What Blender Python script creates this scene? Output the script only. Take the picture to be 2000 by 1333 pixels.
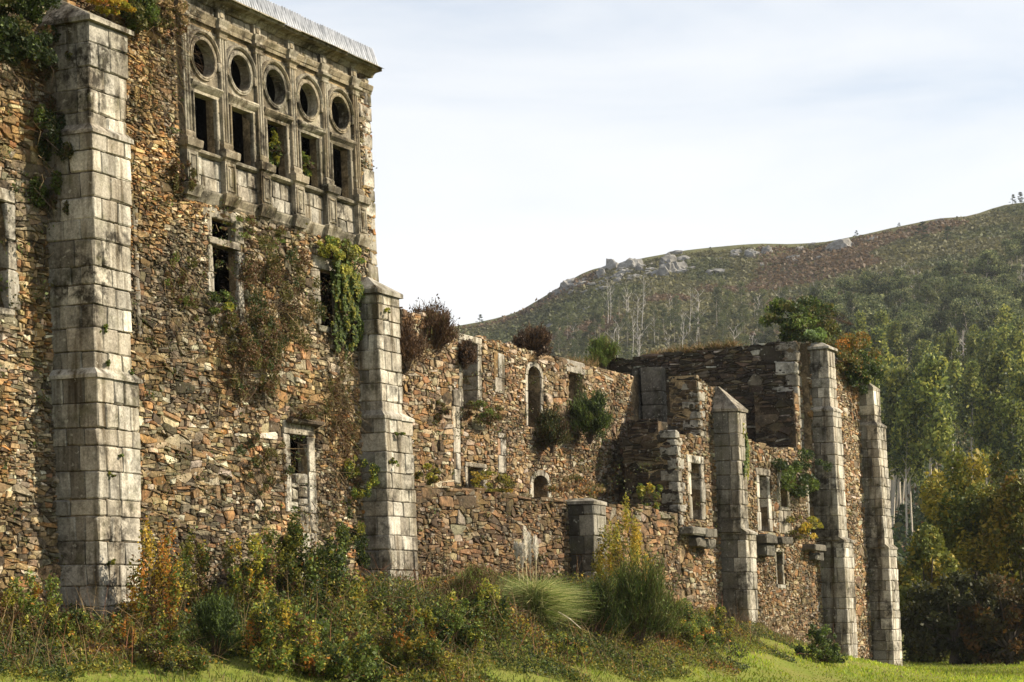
import bpy, math, random
import numpy as np

for _o in list(bpy.data.objects):
    bpy.data.objects.remove(_o)
SC = bpy.context.scene
COL = SC.collection
R = random.Random(7)
NR = np.random.default_rng(11)

# ------------------------------------------------------------------ camera
EYE = 1.6
FPX, HX, HY = 4000.0, 1000.0, 1180.0       # focal length and horizon in photo pixels (2000 wide)
cam_d = bpy.data.cameras.new('camera')
cam = bpy.data.objects.new('camera', cam_d)
COL.objects.link(cam)
cam.location = (0, 0, EYE)
cam.rotation_euler = (math.radians(90), 0, 0)
cam_d.sensor_width = 36
cam_d.lens = 36 * FPX / 2000
cam_d.shift_y = (HY - 666.5) / 2000
cam_d.clip_end = 5000
SC.camera = cam

# ------------------------------------------------------------------ sky, sun, exposure
SUN_EL, SUN_AZ = 35.0, 3.0                 # azimuth counted from +X towards +Y
world = bpy.data.worlds.new('World')
SC.world = world
world.use_nodes = True
wn, wl = world.node_tree.nodes, world.node_tree.links
wn.clear()
w_out = wn.new('ShaderNodeOutputWorld')
w_bg = wn.new('ShaderNodeBackground')
w_sky = wn.new('ShaderNodeTexSky')
w_sky.sky_type = 'NISHITA'
w_sky.sun_disc = False
w_sky.sun_elevation = math.radians(SUN_EL)
w_sky.sun_rotation = math.radians(90 - SUN_AZ)
w_sky.air_density = 1.0
w_sky.dust_density = 1.0
w_bg.inputs['Strength'].default_value = 0.1
w_tc = wn.new('ShaderNodeTexCoord')
w_map = wn.new('ShaderNodeMapping')
w_map.inputs['Scale'].default_value = (1.6, 1.6, 6.5)
w_map.inputs['Rotation'].default_value = (0.0, 0.16, 0.3)
w_noise = wn.new('ShaderNodeTexNoise')
w_noise.inputs['Scale'].default_value = 2.3
w_noise.inputs['Detail'].default_value = 7
w_noise.inputs['Roughness'].default_value = 0.55
w_noise.inputs['Distortion'].default_value = 0.5
w_ramp = wn.new('ShaderNodeValToRGB')          # thickness of the cirrus veil
w_ramp.color_ramp.elements[0].position = 0.3
w_ramp.color_ramp.elements[0].color = (0.19, 0.19, 0.19, 1)
w_ramp.color_ramp.elements[1].position = 0.7
w_ramp.color_ramp.elements[1].color = (0.6, 0.6, 0.6, 1)
w_sep = wn.new('ShaderNodeSeparateXYZ')
w_abs = wn.new('ShaderNodeMath'); w_abs.operation = 'MAXIMUM'; w_abs.inputs[1].default_value = 0.04
w_div = wn.new('ShaderNodeMath'); w_div.operation = 'DIVIDE'
w_neg = wn.new('ShaderNodeMath'); w_neg.operation = 'MULTIPLY'; w_neg.inputs[1].default_value = -1.0
w_exp = wn.new('ShaderNodeMath'); w_exp.operation = 'EXPONENT'
w_inv = wn.new('ShaderNodeMath'); w_inv.operation = 'SUBTRACT'; w_inv.inputs[0].default_value = 1.0
w_mix = wn.new('ShaderNodeMixRGB')
w_mix.inputs['Color2'].default_value = (6.2, 6.27, 6.35, 1)
wl.new(w_tc.outputs['Generated'], w_map.inputs['Vector'])
wl.new(w_tc.outputs['Generated'], w_sep.inputs[0])
wl.new(w_sep.outputs['Z'], w_abs.inputs[0])
wl.new(w_map.outputs['Vector'], w_noise.inputs['Vector'])
wl.new(w_noise.outputs['Fac'], w_ramp.inputs['Fac'])
wl.new(w_ramp.outputs['Color'], w_div.inputs[0])
wl.new(w_abs.outputs[0], w_div.inputs[1])
wl.new(w_div.outputs[0], w_neg.inputs[0])
wl.new(w_neg.outputs[0], w_exp.inputs[0])
wl.new(w_exp.outputs[0], w_inv.inputs[1])
wl.new(w_inv.outputs[0], w_mix.inputs['Fac'])
wl.new(w_sky.outputs['Color'], w_mix.inputs['Color1'])
wl.new(w_mix.outputs['Color'], w_bg.inputs['Color'])
wl.new(w_bg.outputs['Background'], w_out.inputs['Surface'])

sun_d = bpy.data.lights.new('sun', 'SUN')
sun_d.energy = 5.0
sun_d.angle = math.radians(0.5)
sun_d.color = (1.0, 0.89, 0.71)
sun = bpy.data.objects.new('sun', sun_d)
COL.objects.link(sun)
sun.location = (60, -10, 60)
sun.rotation_euler = (math.radians(90 - SUN_EL), 0, math.radians(SUN_AZ + 90))

SC.view_settings.view_transform = 'Standard'
SC.view_settings.look = 'None'
SC.view_settings.exposure = 0.76
SC.view_settings.gamma = 1.0
SC.render.engine = 'CYCLES'
SC.cycles.use_denoising = True
SC.cycles.max_bounces = 5
SC.cycles.diffuse_bounces = 1
SC.cycles.transmission_bounces = 3
SC.cycles.transparent_max_bounces = 4
SC.cycles.caustics_reflective = False
SC.cycles.caustics_refractive = False

# ------------------------------------------------------------------ geometry of the place
DX, DY = math.sin(math.radians(27.1)), math.cos(math.radians(27.1))   # along the walls
NX, NY = DY, -DX                                                        # out of the walls
X0, Y0 = -8.1, 36.0


class Frame:
    """coordinates of a wall face: s along it, n out of it (battered by b per metre of height), z up"""
    def __init__(self, n0, b, zref):
        self.n0, self.b, self.zref = n0, b, zref

    def n(self, z, dn=0.0):
        return self.n0 + dn - self.b * (z - self.zref)

    def w(self, s, dn, z):
        s = np.asarray(s, float); z = np.asarray(z, float)
        n = self.n0 + np.asarray(dn, float) - self.b * (z - self.zref)
        s, n, z = np.broadcast_arrays(s, n, z)
        return np.stack([X0 + s * DX + n * NX, Y0 + s * DY + n * NY, z], -1)

    def sz(self, u, v, dn=0.0):
        """where the sight line through photo pixel (u, v) meets this face"""
        z = 4.0
        k = (u - HX) / FPX
        for _ in range(12):
            n = self.n(z, dn)
            s = (k * (Y0 + n * NY) - X0 - n * NX) / (DX - k * DY)
            z = EYE + (Y0 + s * DY + n * NY) * (HY - v) / FPX
        return s, z

    def dn_at(self, u, s, z):
        """how far out of the face a point at (s, z) stands when seen at column u"""
        k = (u - HX) / FPX
        return (k * (Y0 + s * DY) - X0 - s * DX) / (NX - k * NY) - self.n(z)


FRONT = Frame(0.0, 0.05, 0.0)
BACK = Frame(-6.7, 0.012, 4.0)


def sn_of(X, Y):
    x, y = X - X0, Y - Y0
    return x * DX + y * DY, x * NX + y * NY


def sstep(a, b, x):
    t = np.clip((np.asarray(x, float) - a) / (b - a), 0, 1)
    return t * t * (3 - 2 * t)


def vnoise(x, y, seed=0):
    """cheap smooth value noise in 2-D, -1..1"""
    x = np.asarray(x, float); y = np.asarray(y, float)
    xi, yi = np.floor(x).astype(np.int64), np.floor(y).astype(np.int64)
    fx, fy = x - xi, y - yi
    fx, fy = fx * fx * (3 - 2 * fx), fy * fy * (3 - 2 * fy)

    def h(i, j):
        q = (i * 374761393 + j * 668265263 + seed * 1442695041) & 0x7fffffff
        q = ((q ^ (q >> 13)) * 1274126177) & 0x7fffffff
        return ((q ^ (q >> 16)) & 0xffff) / 32767.5 - 1
    a, b = h(xi, yi), h(xi + 1, yi)
    c, d = h(xi, yi + 1), h(xi + 1, yi + 1)
    return (a * (1 - fx) + b * fx) * (1 - fy) + (c * (1 - fx) + d * fx) * fy


BANK_S = [-30, -2, 3, 7, 10, 16, 22, 28, 33, 37, 40.5, 60]
BANK_H = [1.0, 1.25, 1.55, 1.9, 2.1, 2.4, 2.1, 1.7, 1.2, 0.55, 0.0, 0.0]


RIDGE_U = [-1500, 600, 800, 905, 1000, 1060, 1100, 1170, 1240, 1320, 1400, 1500, 1600, 1700, 1800, 1900, 2000, 2400, 4000]
RIDGE_V = [760, 680, 650, 632, 619, 588, 556, 522, 510, 498, 494, 483, 467, 446, 427, 407, 393, 340, 300]
HY0, HY1 = 112.0, 640.0


def hill_z(X, Y):
    X = np.asarray(X, float); Y = np.asarray(Y, float)
    u = HX + FPX * X / np.maximum(Y, 1)
    a1 = (HY - sum(np.interp(u + q, RIDGE_U, RIDGE_V) for q in (-60, -36, -12, 12, 36, 60)) / 6) / FPX
    t = np.clip((Y - HY0) / (HY1 - HY0), 0, 1)
    a0 = -0.0245
    a = a0 + (a1 - a0) * t ** 0.72
    z = EYE + Y * a
    far = np.clip((Y - HY1) / 200.0, 0, 1)
    z = np.where(Y > HY1, EYE + HY1 * a1 * (1 - far) ** 1.0 + 0 * z, z)
    bump = (vnoise(X / 34, Y / 40, 3) * 1.6 + vnoise(X / 11, Y / 13, 4) * 0.7) * np.clip((Y - 150) / 150, 0, 1)
    return z + bump


def ground_z(X, Y):
    X = np.asarray(X, float); Y = np.asarray(Y, float)
    s, n = sn_of(X, Y)
    zf = -0.0105 * np.clip(Y, -50, 115)
    H = np.interp(s, BANK_S, BANK_H)
    hump = H * (1 - sstep(0.2, 7.6, n))
    hump = hump * np.where(n < -12, 0.0, 1.0)
    rough = (vnoise(X * 0.9, Y * 0.9, 1) * 0.10 + vnoise(X * 2.6, Y * 2.6, 2) * 0.04) * np.clip(hump, 0.08, 1)
    z = zf + hump + rough
    return np.where(Y > HY0, hill_z(X, np.maximum(Y, HY0)), z)


# ------------------------------------------------------------------ mesh and object helpers
class MB:
    def __init__(self):
        self.v, self.f, self.c, self.nv = [], [], [], 0

    def add(self, verts, faces, col=(0.5, 0.5, 0.5)):
        verts = np.asarray(verts, float).reshape(-1, 3)
        self.f.extend([tuple(i + self.nv for i in f) for f in faces])
        self.v.append(verts)
        c = np.asarray(col, float)
        self.c.append(np.broadcast_to(c, (len(verts), 3)) if c.ndim == 1 else c)
        self.nv += len(verts)
        return self

    def build(self, name, mat, parent=None, smooth=False, origin=None):
        v = np.concatenate(self.v) if self.v else np.zeros((0, 3))
        o3 = np.array(origin if origin is not None else (parent_origin(parent) if parent else (0, 0, 0)))
        me = bpy.data.meshes.new(name)
        me.from_pydata((v - o3).tolist(), [], self.f)
        set_tint(me, np.concatenate(self.c))
        me.materials.append(mat)
        if smooth:
            me.shade_smooth()
        me.validate()
        ob = bpy.data.objects.new(name, me)
        COL.objects.link(ob)
        if parent:
            ob.parent = parent
        elif origin is not None:
            ob.location = origin
        return ob


def set_tint(me, cols):
    at = me.color_attributes.new('tint', 'FLOAT_COLOR', 'POINT')
    rgba = np.ones((len(cols), 4), np.float32)
    rgba[:, :3] = cols
    at.data.foreach_set('color', rgba.ravel())


def parent_origin(p):
    o = np.zeros(3)
    while p is not None:
        o += np.array(p.location)
        p = p.parent
    return o


def tag(o, label=None, cat=None, group=None, kind=None):
    if label: o['label'] = label
    if cat: o['category'] = cat
    if group: o['group'] = group
    if kind: o['kind'] = kind
    return o


def thing(name, label, cat, loc=(0, 0, 0), group=None):
    o = bpy.data.objects.new(name, None)
    o.empty_display_size = 0.3
    COL.objects.link(o)
    o.location = loc
    return tag(o, label, cat, group)


def part(name, parent, loc=None):
    """an empty part (its pieces are its children)"""
    o = bpy.data.objects.new(name, None)
    COL.objects.link(o)
    o.parent = parent
    if loc is not None:
        o.location = np.array(loc) - parent_origin(parent)
    return o


BOXF = None


def chamfer_box(size, c, jit=0.0, rng=R):
    """bevelled box between (0,0,0) and size; 24 verts, 44 triangles"""
    sx, sy, sz = size
    c = min(c, 0.3 * min(size))
    vs, idx = [], {}
    for ix in (0, 1):
        for iy in (0, 1):
            for iz in (0, 1):
                base = [ix * sx, iy * sy, iz * sz]
                sg = [1 - 2 * ix, 1 - 2 * iy, 1 - 2 * iz]
                j = rng.uniform(0.6, 1.6) if jit else 1.0
                cc = min(c * (j if rng.random() > 0.12 or not jit else 2.6), 0.32 * min(size))
                for ax in range(3):
                    p = [base[k] + (0 if k == ax else sg[k] * cc) for k in range(3)]
                    if jit:
                        p = [p[k] + rng.uniform(-jit, jit) for k in range(3)]
                    idx[(ix, iy, iz, ax)] = len(vs)
                    vs.append(p)
    fs = []
    for ax in range(3):
        o = [k for k in range(3) if k != ax]
        for side in (0, 1):
            q = []
            for a, b in ((0, 0), (1, 0), (1, 1), (0, 1)):
                k = [0, 0, 0]; k[ax] = side; k[o[0]] = a; k[o[1]] = b
                q.append(idx[(*k, ax)])
            if (side == 0) == (ax != 1):
                q.reverse()
            fs.append(q)
    for ax in range(3):                      # edges parallel to ax
        o = [k for k in range(3) if k != ax]
        for a in (0, 1):
            for b in (0, 1):
                k0 = [0, 0, 0]; k0[o[0]] = a; k0[o[1]] = b
                k1 = list(k0); k1[ax] = 1
                q = [idx[(*k0, o[0])], idx[(*k1, o[0])], idx[(*k1, o[1])], idx[(*k0, o[1])]]
                if (a == b) == (ax != 1):
                    q.reverse()
                fs.append(q)
    for ix in (0, 1):
        for iy in (0, 1):
            for iz in (0, 1):
                q = [idx[(ix, iy, iz, a)] for a in range(3)]
                if (ix + iy + iz) % 2 == 1:
                    q.reverse()
                fs.append(q[::-1])
    return np.array(vs), fs


def box_in(fr, s0, s1, d0, d1, z0, z1, c=0.015, jit=0.004):
    """bevelled block in wall coordinates -> world verts, faces"""
    v, f = chamfer_box((s1 - s0, d1 - d0, z1 - z0), c, jit)
    return fr.w(v[:, 0] + s0, v[:, 1] + d0, v[:, 2] + z0), f


def plain_box(fr, s0, s1, d0, d1, z0, z1):
    a = [(s, d, z) for z in (z0, z1) for d in (d0, d1) for s in (s0, s1)]
    a = np.array(a)
    f = [(0, 2, 3, 1), (4, 5, 7, 6), (0, 1, 5, 4), (2, 6, 7, 3), (0, 4, 6, 2), (1, 3, 7, 5)]
    return fr.w(a[:, 0], a[:, 1], a[:, 2]), f


def tube(pts, rads, sides=5, cap=True):
    pts = np.asarray(pts, float)
    n = len(pts)
    vs, fs = [], []
    ref = np.array([0.31, 0.87, 0.23])
    for i in range(n):
        t = pts[min(i + 1, n - 1)] - pts[max(i - 1, 0)]
        t = t / (np.linalg.norm(t) + 1e-9)
        a = np.cross(t, ref); a /= (np.linalg.norm(a) + 1e-9)
        b = np.cross(t, a)
        for k in range(sides):
            an = 2 * math.pi * k / sides
            vs.append(pts[i] + rads[i] * (math.cos(an) * a + math.sin(an) * b))
    for i in range(n - 1):
        for k in range(sides):
            k2 = (k + 1) % sides
            fs.append((i * sides + k, i * sides + k2, (i + 1) * sides + k2, (i + 1) * sides + k))
    if cap:
        fs.append(tuple((n - 1) * sides + k for k in range(sides)))
    return np.array(vs), fs


def fast_quads(name, V, C, mat, parent=None, location=None, tri=False):
    """V: (N, k, 3) separate polygons, C: (N, 3) colours"""
    N, k, _ = V.shape
    me = bpy.data.meshes.new(name)
    me.vertices.add(N * k)
    me.vertices.foreach_set('co', V.astype(np.float32).ravel())
    me.loops.add(N * k)
    me.loops.foreach_set('vertex_index', np.arange(N * k, dtype=np.int32))
    me.polygons.add(N)
    me.polygons.foreach_set('loop_start', np.arange(0, N * k, k, dtype=np.int32))
    me.update(calc_edges=True)
    set_tint(me, np.repeat(C, k, axis=0))
    me.materials.append(mat)
    ob = bpy.data.objects.new(name, me)
    COL.objects.link(ob)
    if parent: ob.parent = parent
    if location is not None: ob.location = location
    return ob


# ------------------------------------------------------------------ materials
def new_mat(name):
    m = bpy.data.materials.new(name)
    m.use_nodes = True
    nt = m.node_tree
    return m, nt.nodes, nt.links, nt.nodes['Principled BSDF']


def nd(N, t, **kw):
    n = N.new(t)
    for k, v in kw.items():
        if k in n.inputs.keys():
            n.inputs[k].default_value = v
        else:
            setattr(n, k, v)
    return n


def ramp(N, p0, c0, p1, c1):
    r = N.new('ShaderNodeValToRGB')
    r.color_ramp.elements[0].position = p0
    r.color_ramp.elements[1].position = p1
    r.color_ramp.elements[0].color = (*c0, 1) if len(c0) == 3 else c0
    r.color_ramp.elements[1].color = (*c1, 1) if len(c1) == 3 else c1
    return r


def g(x):
    return (x, x, x)


def stone_mat(name, dark=0.5, moss=0.3, streak=0.0, lichen=0.3, bump=0.5, grain=14.0):
    """weathered stone: tint attribute, grain, black crust, moss, pale lichen, rain streaks"""
    m, N, L, P = new_mat(name)
    P.inputs['Roughness'].default_value = 0.93
    P.inputs['Specular IOR Level'].default_value = 0.15
    geo = N.new('ShaderNodeNewGeometry')
    att = N.new('ShaderNodeAttribute'); att.attribute_name = 'tint'
    n1 = nd(N, 'ShaderNodeTexNoise', Scale=grain, Detail=8.0, Roughness=0.7)
    n2 = nd(N, 'ShaderNodeTexNoise', Scale=0.9, Detail=6.0, Roughness=0.65)
    n3 = nd(N, 'ShaderNodeTexNoise', Scale=5.0, Detail=6.0, Roughness=0.7)
    for n in (n1, n2, n3):
        L.new(geo.outputs['Position'], n.inputs['Vector'])
    # grain: multiply 0.6..1.35
    r1 = ramp(N, 0.28, g(0.5), 0.72, g(1.4))
    L.new(n1.outputs['Fac'], r1.inputs['Fac'])
    mul = nd(N, 'ShaderNodeMixRGB', blend_type='MULTIPLY'); mul.inputs['Fac'].default_value = 1
    L.new(att.outputs['Color'], mul.inputs['Color1']); L.new(r1.outputs['Color'], mul.inputs['Color2'])
    # black crust
    cr = nd(N, 'ShaderNodeMath', operation='MULTIPLY')
    rr = ramp(N, 0.41, g(0), 0.6, g(1))
    L.new(n2.outputs['Fac'], rr.inputs['Fac'])
    rr2 = ramp(N, 0.36, g(0), 0.58, g(1))
    L.new(n3.outputs['Fac'], rr2.inputs['Fac'])
    L.new(rr.outputs['Color'], cr.inputs[0]); L.new(rr2.outputs['Color'], cr.inputs[1])
    cr2 = nd(N, 'ShaderNodeMath', operation='MULTIPLY'); cr2.inputs[1].default_value = dark
    L.new(cr.outputs[0], cr2.inputs[0])
    m1 = nd(N, 'ShaderNodeMixRGB'); m1.inputs['Color2'].default_value = (0.028, 0.023, 0.016, 1)
    L.new(cr2.outputs[0], m1.inputs['Fac']); L.new(mul.outputs['Color'], m1.inputs['Color1'])
    last = m1
    if streak > 0:
        mp = nd(N, 'ShaderNodeMapping'); mp.inputs['Scale'].default_value = (4.2, 4.2, 0.38)
        L.new(geo.outputs['Position'], mp.inputs['Vector'])
        n4 = nd(N, 'ShaderNodeTexNoise', Scale=1.0, Detail=5.0, Roughness=0.6)
        L.new(mp.outputs['Vector'], n4.inputs['Vector'])
        r4 = ramp(N, 0.48, g(0), 0.68, g(streak))
        L.new(n4.outputs['Fac'], r4.inputs['Fac'])
        m4 = nd(N, 'ShaderNodeMixRGB', blend_type='MULTIPLY'); m4.inputs['Color2'].default_value = (0.24, 0.2, 0.14, 1)
        L.new(r4.outputs['Color'], m4.inputs['Fac']); L.new(last.outputs['Color'], m4.inputs['Color1'])
        last = m4
    if moss > 0:
        n5 = nd(N, 'ShaderNodeTexNoise', Scale=1.7, Detail=8.0, Roughness=0.75)
        mp5 = nd(N, 'ShaderNodeMapping'); mp5.inputs['Location'].default_value = (13, 5, 2)
        L.new(geo.outputs['Position'], mp5.inputs['Vector']); L.new(mp5.outputs['Vector'], n5.inputs['Vector'])
        r5 = ramp(N, 0.52, g(0), 0.68, g(moss))
        L.new(n5.outputs['Fac'], r5.inputs['Fac'])
        m5 = nd(N, 'ShaderNodeMixRGB'); m5.inputs['Color2'].default_value = (0.075, 0.075, 0.022, 1)
        L.new(r5.outputs['Color'], m5.inputs['Fac']); L.new(last.outputs['Color'], m5.inputs['Color1'])
        last = m5
    if lichen > 0:
        vo = nd(N, 'ShaderNodeTexNoise', Scale=9.0, Detail=3.0, Roughness=0.5)
        mp6 = nd(N, 'ShaderNodeMapping'); mp6.inputs['Location'].default_value = (3, 31, 7)
        L.new(geo.outputs['Position'], mp6.inputs['Vector']); L.new(mp6.outputs['Vector'], vo.inputs['Vector'])
        r6 = ramp(N, 0.64, g(0), 0.7, g(lichen))
        L.new(vo.outputs['Fac'], r6.inputs['Fac'])
        m6 = nd(N, 'ShaderNodeMixRGB'); m6.inputs['Color2'].default_value = (0.56, 0.53, 0.43, 1)
        L.new(r6.outputs['Color'], m6.inputs['Fac']); L.new(last.outputs['Color'], m6.inputs['Color1'])
        last = m6
    L.new(last.outputs['Color'], P.inputs['Base Color'])
    bm = nd(N, 'ShaderNodeBump', Strength=bump, Distance=0.03)
    ad = nd(N, 'ShaderNodeMath', operation='ADD')
    L.new(n1.outputs['Fac'], ad.inputs[0]); L.new(n3.outputs['Fac'], ad.inputs[1])
    L.new(ad.outputs[0], bm.inputs['Height']); L.new(bm.outputs['Normal'], P.inputs['Normal'])
    return m


def leaf_mat(name, transl=0.35, rough=0.6, var=0.25):
    m, N, L, P = new_mat(name)
    att = N.new('ShaderNodeAttribute'); att.attribute_name = 'tint'
    oi = N.new('ShaderNodeObjectInfo')
    hsv = N.new('ShaderNodeHueSaturation')
    mr = nd(N, 'ShaderNodeMapRange'); mr.inputs['To Min'].default_value = 1 - var; mr.inputs['To Max'].default_value = 1 + var
    L.new(oi.outputs['Random'], mr.inputs['Value'])
    L.new(mr.outputs['Result'], hsv.inputs['Value']); L.new(att.outputs['Color'], hsv.inputs['Color'])
    P.inputs['Roughness'].default_value = rough
    P.inputs['Specular IOR Level'].default_value = 0.25
    L.new(hsv.outputs['Color'], P.inputs['Base Color'])
    tr = N.new('ShaderNodeBsdfTranslucent')
    L.new(hsv.outputs['Color'], tr.inputs['Color'])
    mx = N.new('ShaderNodeMixShader'); mx.inputs['Fac'].default_value = transl
    L.new(P.outputs['BSDF'], mx.inputs[1]); L.new(tr.outputs['BSDF'], mx.inputs[2])
    L.new(mx.outputs['Shader'], N['Material Output'].inputs['Surface'])
    return m


def plain_mat(name, rough=0.9, spec=0.2, grain=0.0, scale=6.0, metal=0.0):
    m, N, L, P = new_mat(name)
    att = N.new('ShaderNodeAttribute'); att.attribute_name = 'tint'
    P.inputs['Roughness'].default_value = rough
    P.inputs['Specular IOR Level'].default_value = spec
    P.inputs['Metallic'].default_value = metal
    if grain:
        geo = N.new('ShaderNodeNewGeometry')
        n1 = nd(N, 'ShaderNodeTexNoise', Scale=scale, Detail=8.0, Roughness=0.7)
        L.new(geo.outputs['Position'], n1.inputs['Vector'])
        r1 = ramp(N, 0.3, g(1 - grain), 0.7, g(1 + grain))
        L.new(n1.outputs['Fac'], r1.inputs['Fac'])
        mul = nd(N, 'ShaderNodeMixRGB', blend_type='MULTIPLY'); mul.inputs['Fac'].default_value = 1
        L.new(att.outputs['Color'], mul.inputs['Color1']); L.new(r1.outputs['Color'], mul.inputs['Color2'])
        L.new(mul.outputs['Color'], P.inputs['Base Color'])
        bm = nd(N, 'ShaderNodeBump', Strength=0.5, Distance=0.04)
        L.new(n1.outputs['Fac'], bm.inputs['Height']); L.new(bm.outputs['Normal'], P.inputs['Normal'])
    else:
        L.new(att.outputs['Color'], P.inputs['Base Color'])
    return m


M = {}
M['rubble'] = stone_mat('weathered rubble stone', dark=0.88, moss=0.5, lichen=0.45, bump=1.0, grain=18)
M['rubble_dark'] = stone_mat('blackened rubble stone', dark=0.95, moss=0.3, lichen=0.5, bump=0.7, grain=12)
M['ashlar'] = stone_mat('dressed granite', dark=0.95, moss=0.5, streak=1.0, lichen=0.4, bump=0.4, grain=24)
M['carved'] = stone_mat('carved granite', dark=0.95, moss=0.45, streak=1.0, lichen=0.3, bump=0.5, grain=22)
M['metal'] = None
M['leaf'] = leaf_mat('leaves', 0.35, var=0.32)
M['twig'] = leaf_mat('broom twigs', 0.15, 0.8)
M['bark'] = plain_mat('bark', grain=0.35, scale=12)
M['blade'] = leaf_mat('grass blades', 0.4, 0.6)


def mortar_mat():
    m, N, L, P = new_mat('crumbling mortar')
    att = N.new('ShaderNodeAttribute'); att.attribute_name = 'tint'
    geo = N.new('ShaderNodeNewGeometry')
    n1 = nd(N, 'ShaderNodeTexNoise', Scale=1.1, Detail=7.0, Roughness=0.7)
    n2 = nd(N, 'ShaderNodeTexNoise', Scale=16.0, Detail=6.0, Roughness=0.7)
    for n in (n1, n2): L.new(geo.outputs['Position'], n.inputs['Vector'])
    r1 = ramp(N, 0.44, g(0.55), 0.6, (1.9, 1.85, 1.7))
    L.new(n1.outputs['Fac'], r1.inputs['Fac'])
    r2 = ramp(N, 0.3, g(0.45), 0.7, g(1.5))
    L.new(n2.outputs['Fac'], r2.inputs['Fac'])
    m1 = nd(N, 'ShaderNodeMixRGB', blend_type='MULTIPLY'); m1.inputs['Fac'].default_value = 1
    m2 = nd(N, 'ShaderNodeMixRGB', blend_type='MULTIPLY'); m2.inputs['Fac'].default_value = 1
    L.new(att.outputs['Color'], m1.inputs['Color1']); L.new(r1.outputs['Color'], m1.inputs['Color2'])
    L.new(m1.outputs['Color'], m2.inputs['Color1']); L.new(r2.outputs['Color'], m2.inputs['Color2'])
    L.new(m2.outputs['Color'], P.inputs['Base Color'])
    P.inputs['Roughness'].default_value = 1.0
    P.inputs['Specular IOR Level'].default_value = 0.05
    bm = nd(N, 'ShaderNodeBump', Strength=0.9, Distance=0.05)
    L.new(n2.outputs['Fac'], bm.inputs['Height']); L.new(bm.outputs['Normal'], P.inputs['Normal'])
    return m


M['mortar'] = mortar_mat()


def metal_mat():
    m, N, L, P = new_mat('galvanised sheet')
    geo = N.new('ShaderNodeNewGeometry')
    mp = nd(N, 'ShaderNodeMapping'); mp.inputs['Scale'].default_value = (5, 5, 0.7)
    n1 = nd(N, 'ShaderNodeTexNoise', Scale=2.0, Detail=6.0, Roughness=0.65)
    L.new(geo.outputs['Position'], mp.inputs['Vector']); L.new(mp.outputs['Vector'], n1.inputs['Vector'])
    r = ramp(N, 0.35, (0.2, 0.21, 0.22), 0.66, (0.5, 0.51, 0.53))
    L.new(n1.outputs['Fac'], r.inputs['Fac']); L.new(r.outputs['Color'], P.inputs['Base Color'])
    P.inputs['Roughness'].default_value = 0.55
    P.inputs['Metallic'].default_value = 0.25
    return m


M['metal'] = metal_mat()

PAL_WARM = [((0.34, 0.185, 0.08), 2.6), ((0.25, 0.145, 0.068), 3), ((0.35, 0.245, 0.13), 5), ((0.43, 0.34, 0.21), 4), ((0.21, 0.16, 0.095), 4.5),
            ((0.1, 0.074, 0.047), 5), ((0.6, 0.53, 0.39), 1.6), ((0.28, 0.235, 0.16), 4)]
PAL_BROWN = [((0.2, 0.125, 0.062), 4), ((0.15, 0.097, 0.052), 4), ((0.27, 0.155, 0.075), 2.5), ((0.34, 0.26, 0.155), 2), ((0.1, 0.068, 0.042), 3), ((0.23, 0.19, 0.135), 2)]
PAL_DARK = [((0.08, 0.056, 0.036), 4), ((0.055, 0.042, 0.03), 4), ((0.125, 0.09, 0.055), 3), ((0.18, 0.145, 0.1), 1.5), ((0.04, 0.032, 0.024), 4), ((0.4, 0.36, 0.29), 0.5)]  # black lichen, with the courtyard walls' shade also put into the colour
PAL_PINK = [((0.38, 0.265, 0.145), 4), ((0.46, 0.37, 0.24), 3), ((0.32, 0.18, 0.08), 4), ((0.22, 0.15, 0.082), 3), ((0.54, 0.46, 0.34), 1.5), ((0.18, 0.13, 0.08), 3)]


def pick(pal):
    t = R.random() * sum(w for _, w in pal)
    for c, w in pal:
        t -= w
        if t <= 0:
            break
    k = R.uniform(0.75, 1.22)
    return tuple(max(0.01, x * k * R.uniform(0.93, 1.07)) for x in c)


def ashlar_col(k=1.0):
    b = R.choice([(0.55, 0.5, 0.4), (0.51, 0.46, 0.37), (0.6, 0.555, 0.46), (0.47, 0.42, 0.33), (0.52, 0.48, 0.4), (0.42, 0.37, 0.29)])
    f = R.uniform(0.62, 1.06) * k
    return tuple(x * f for x in b)


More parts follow.
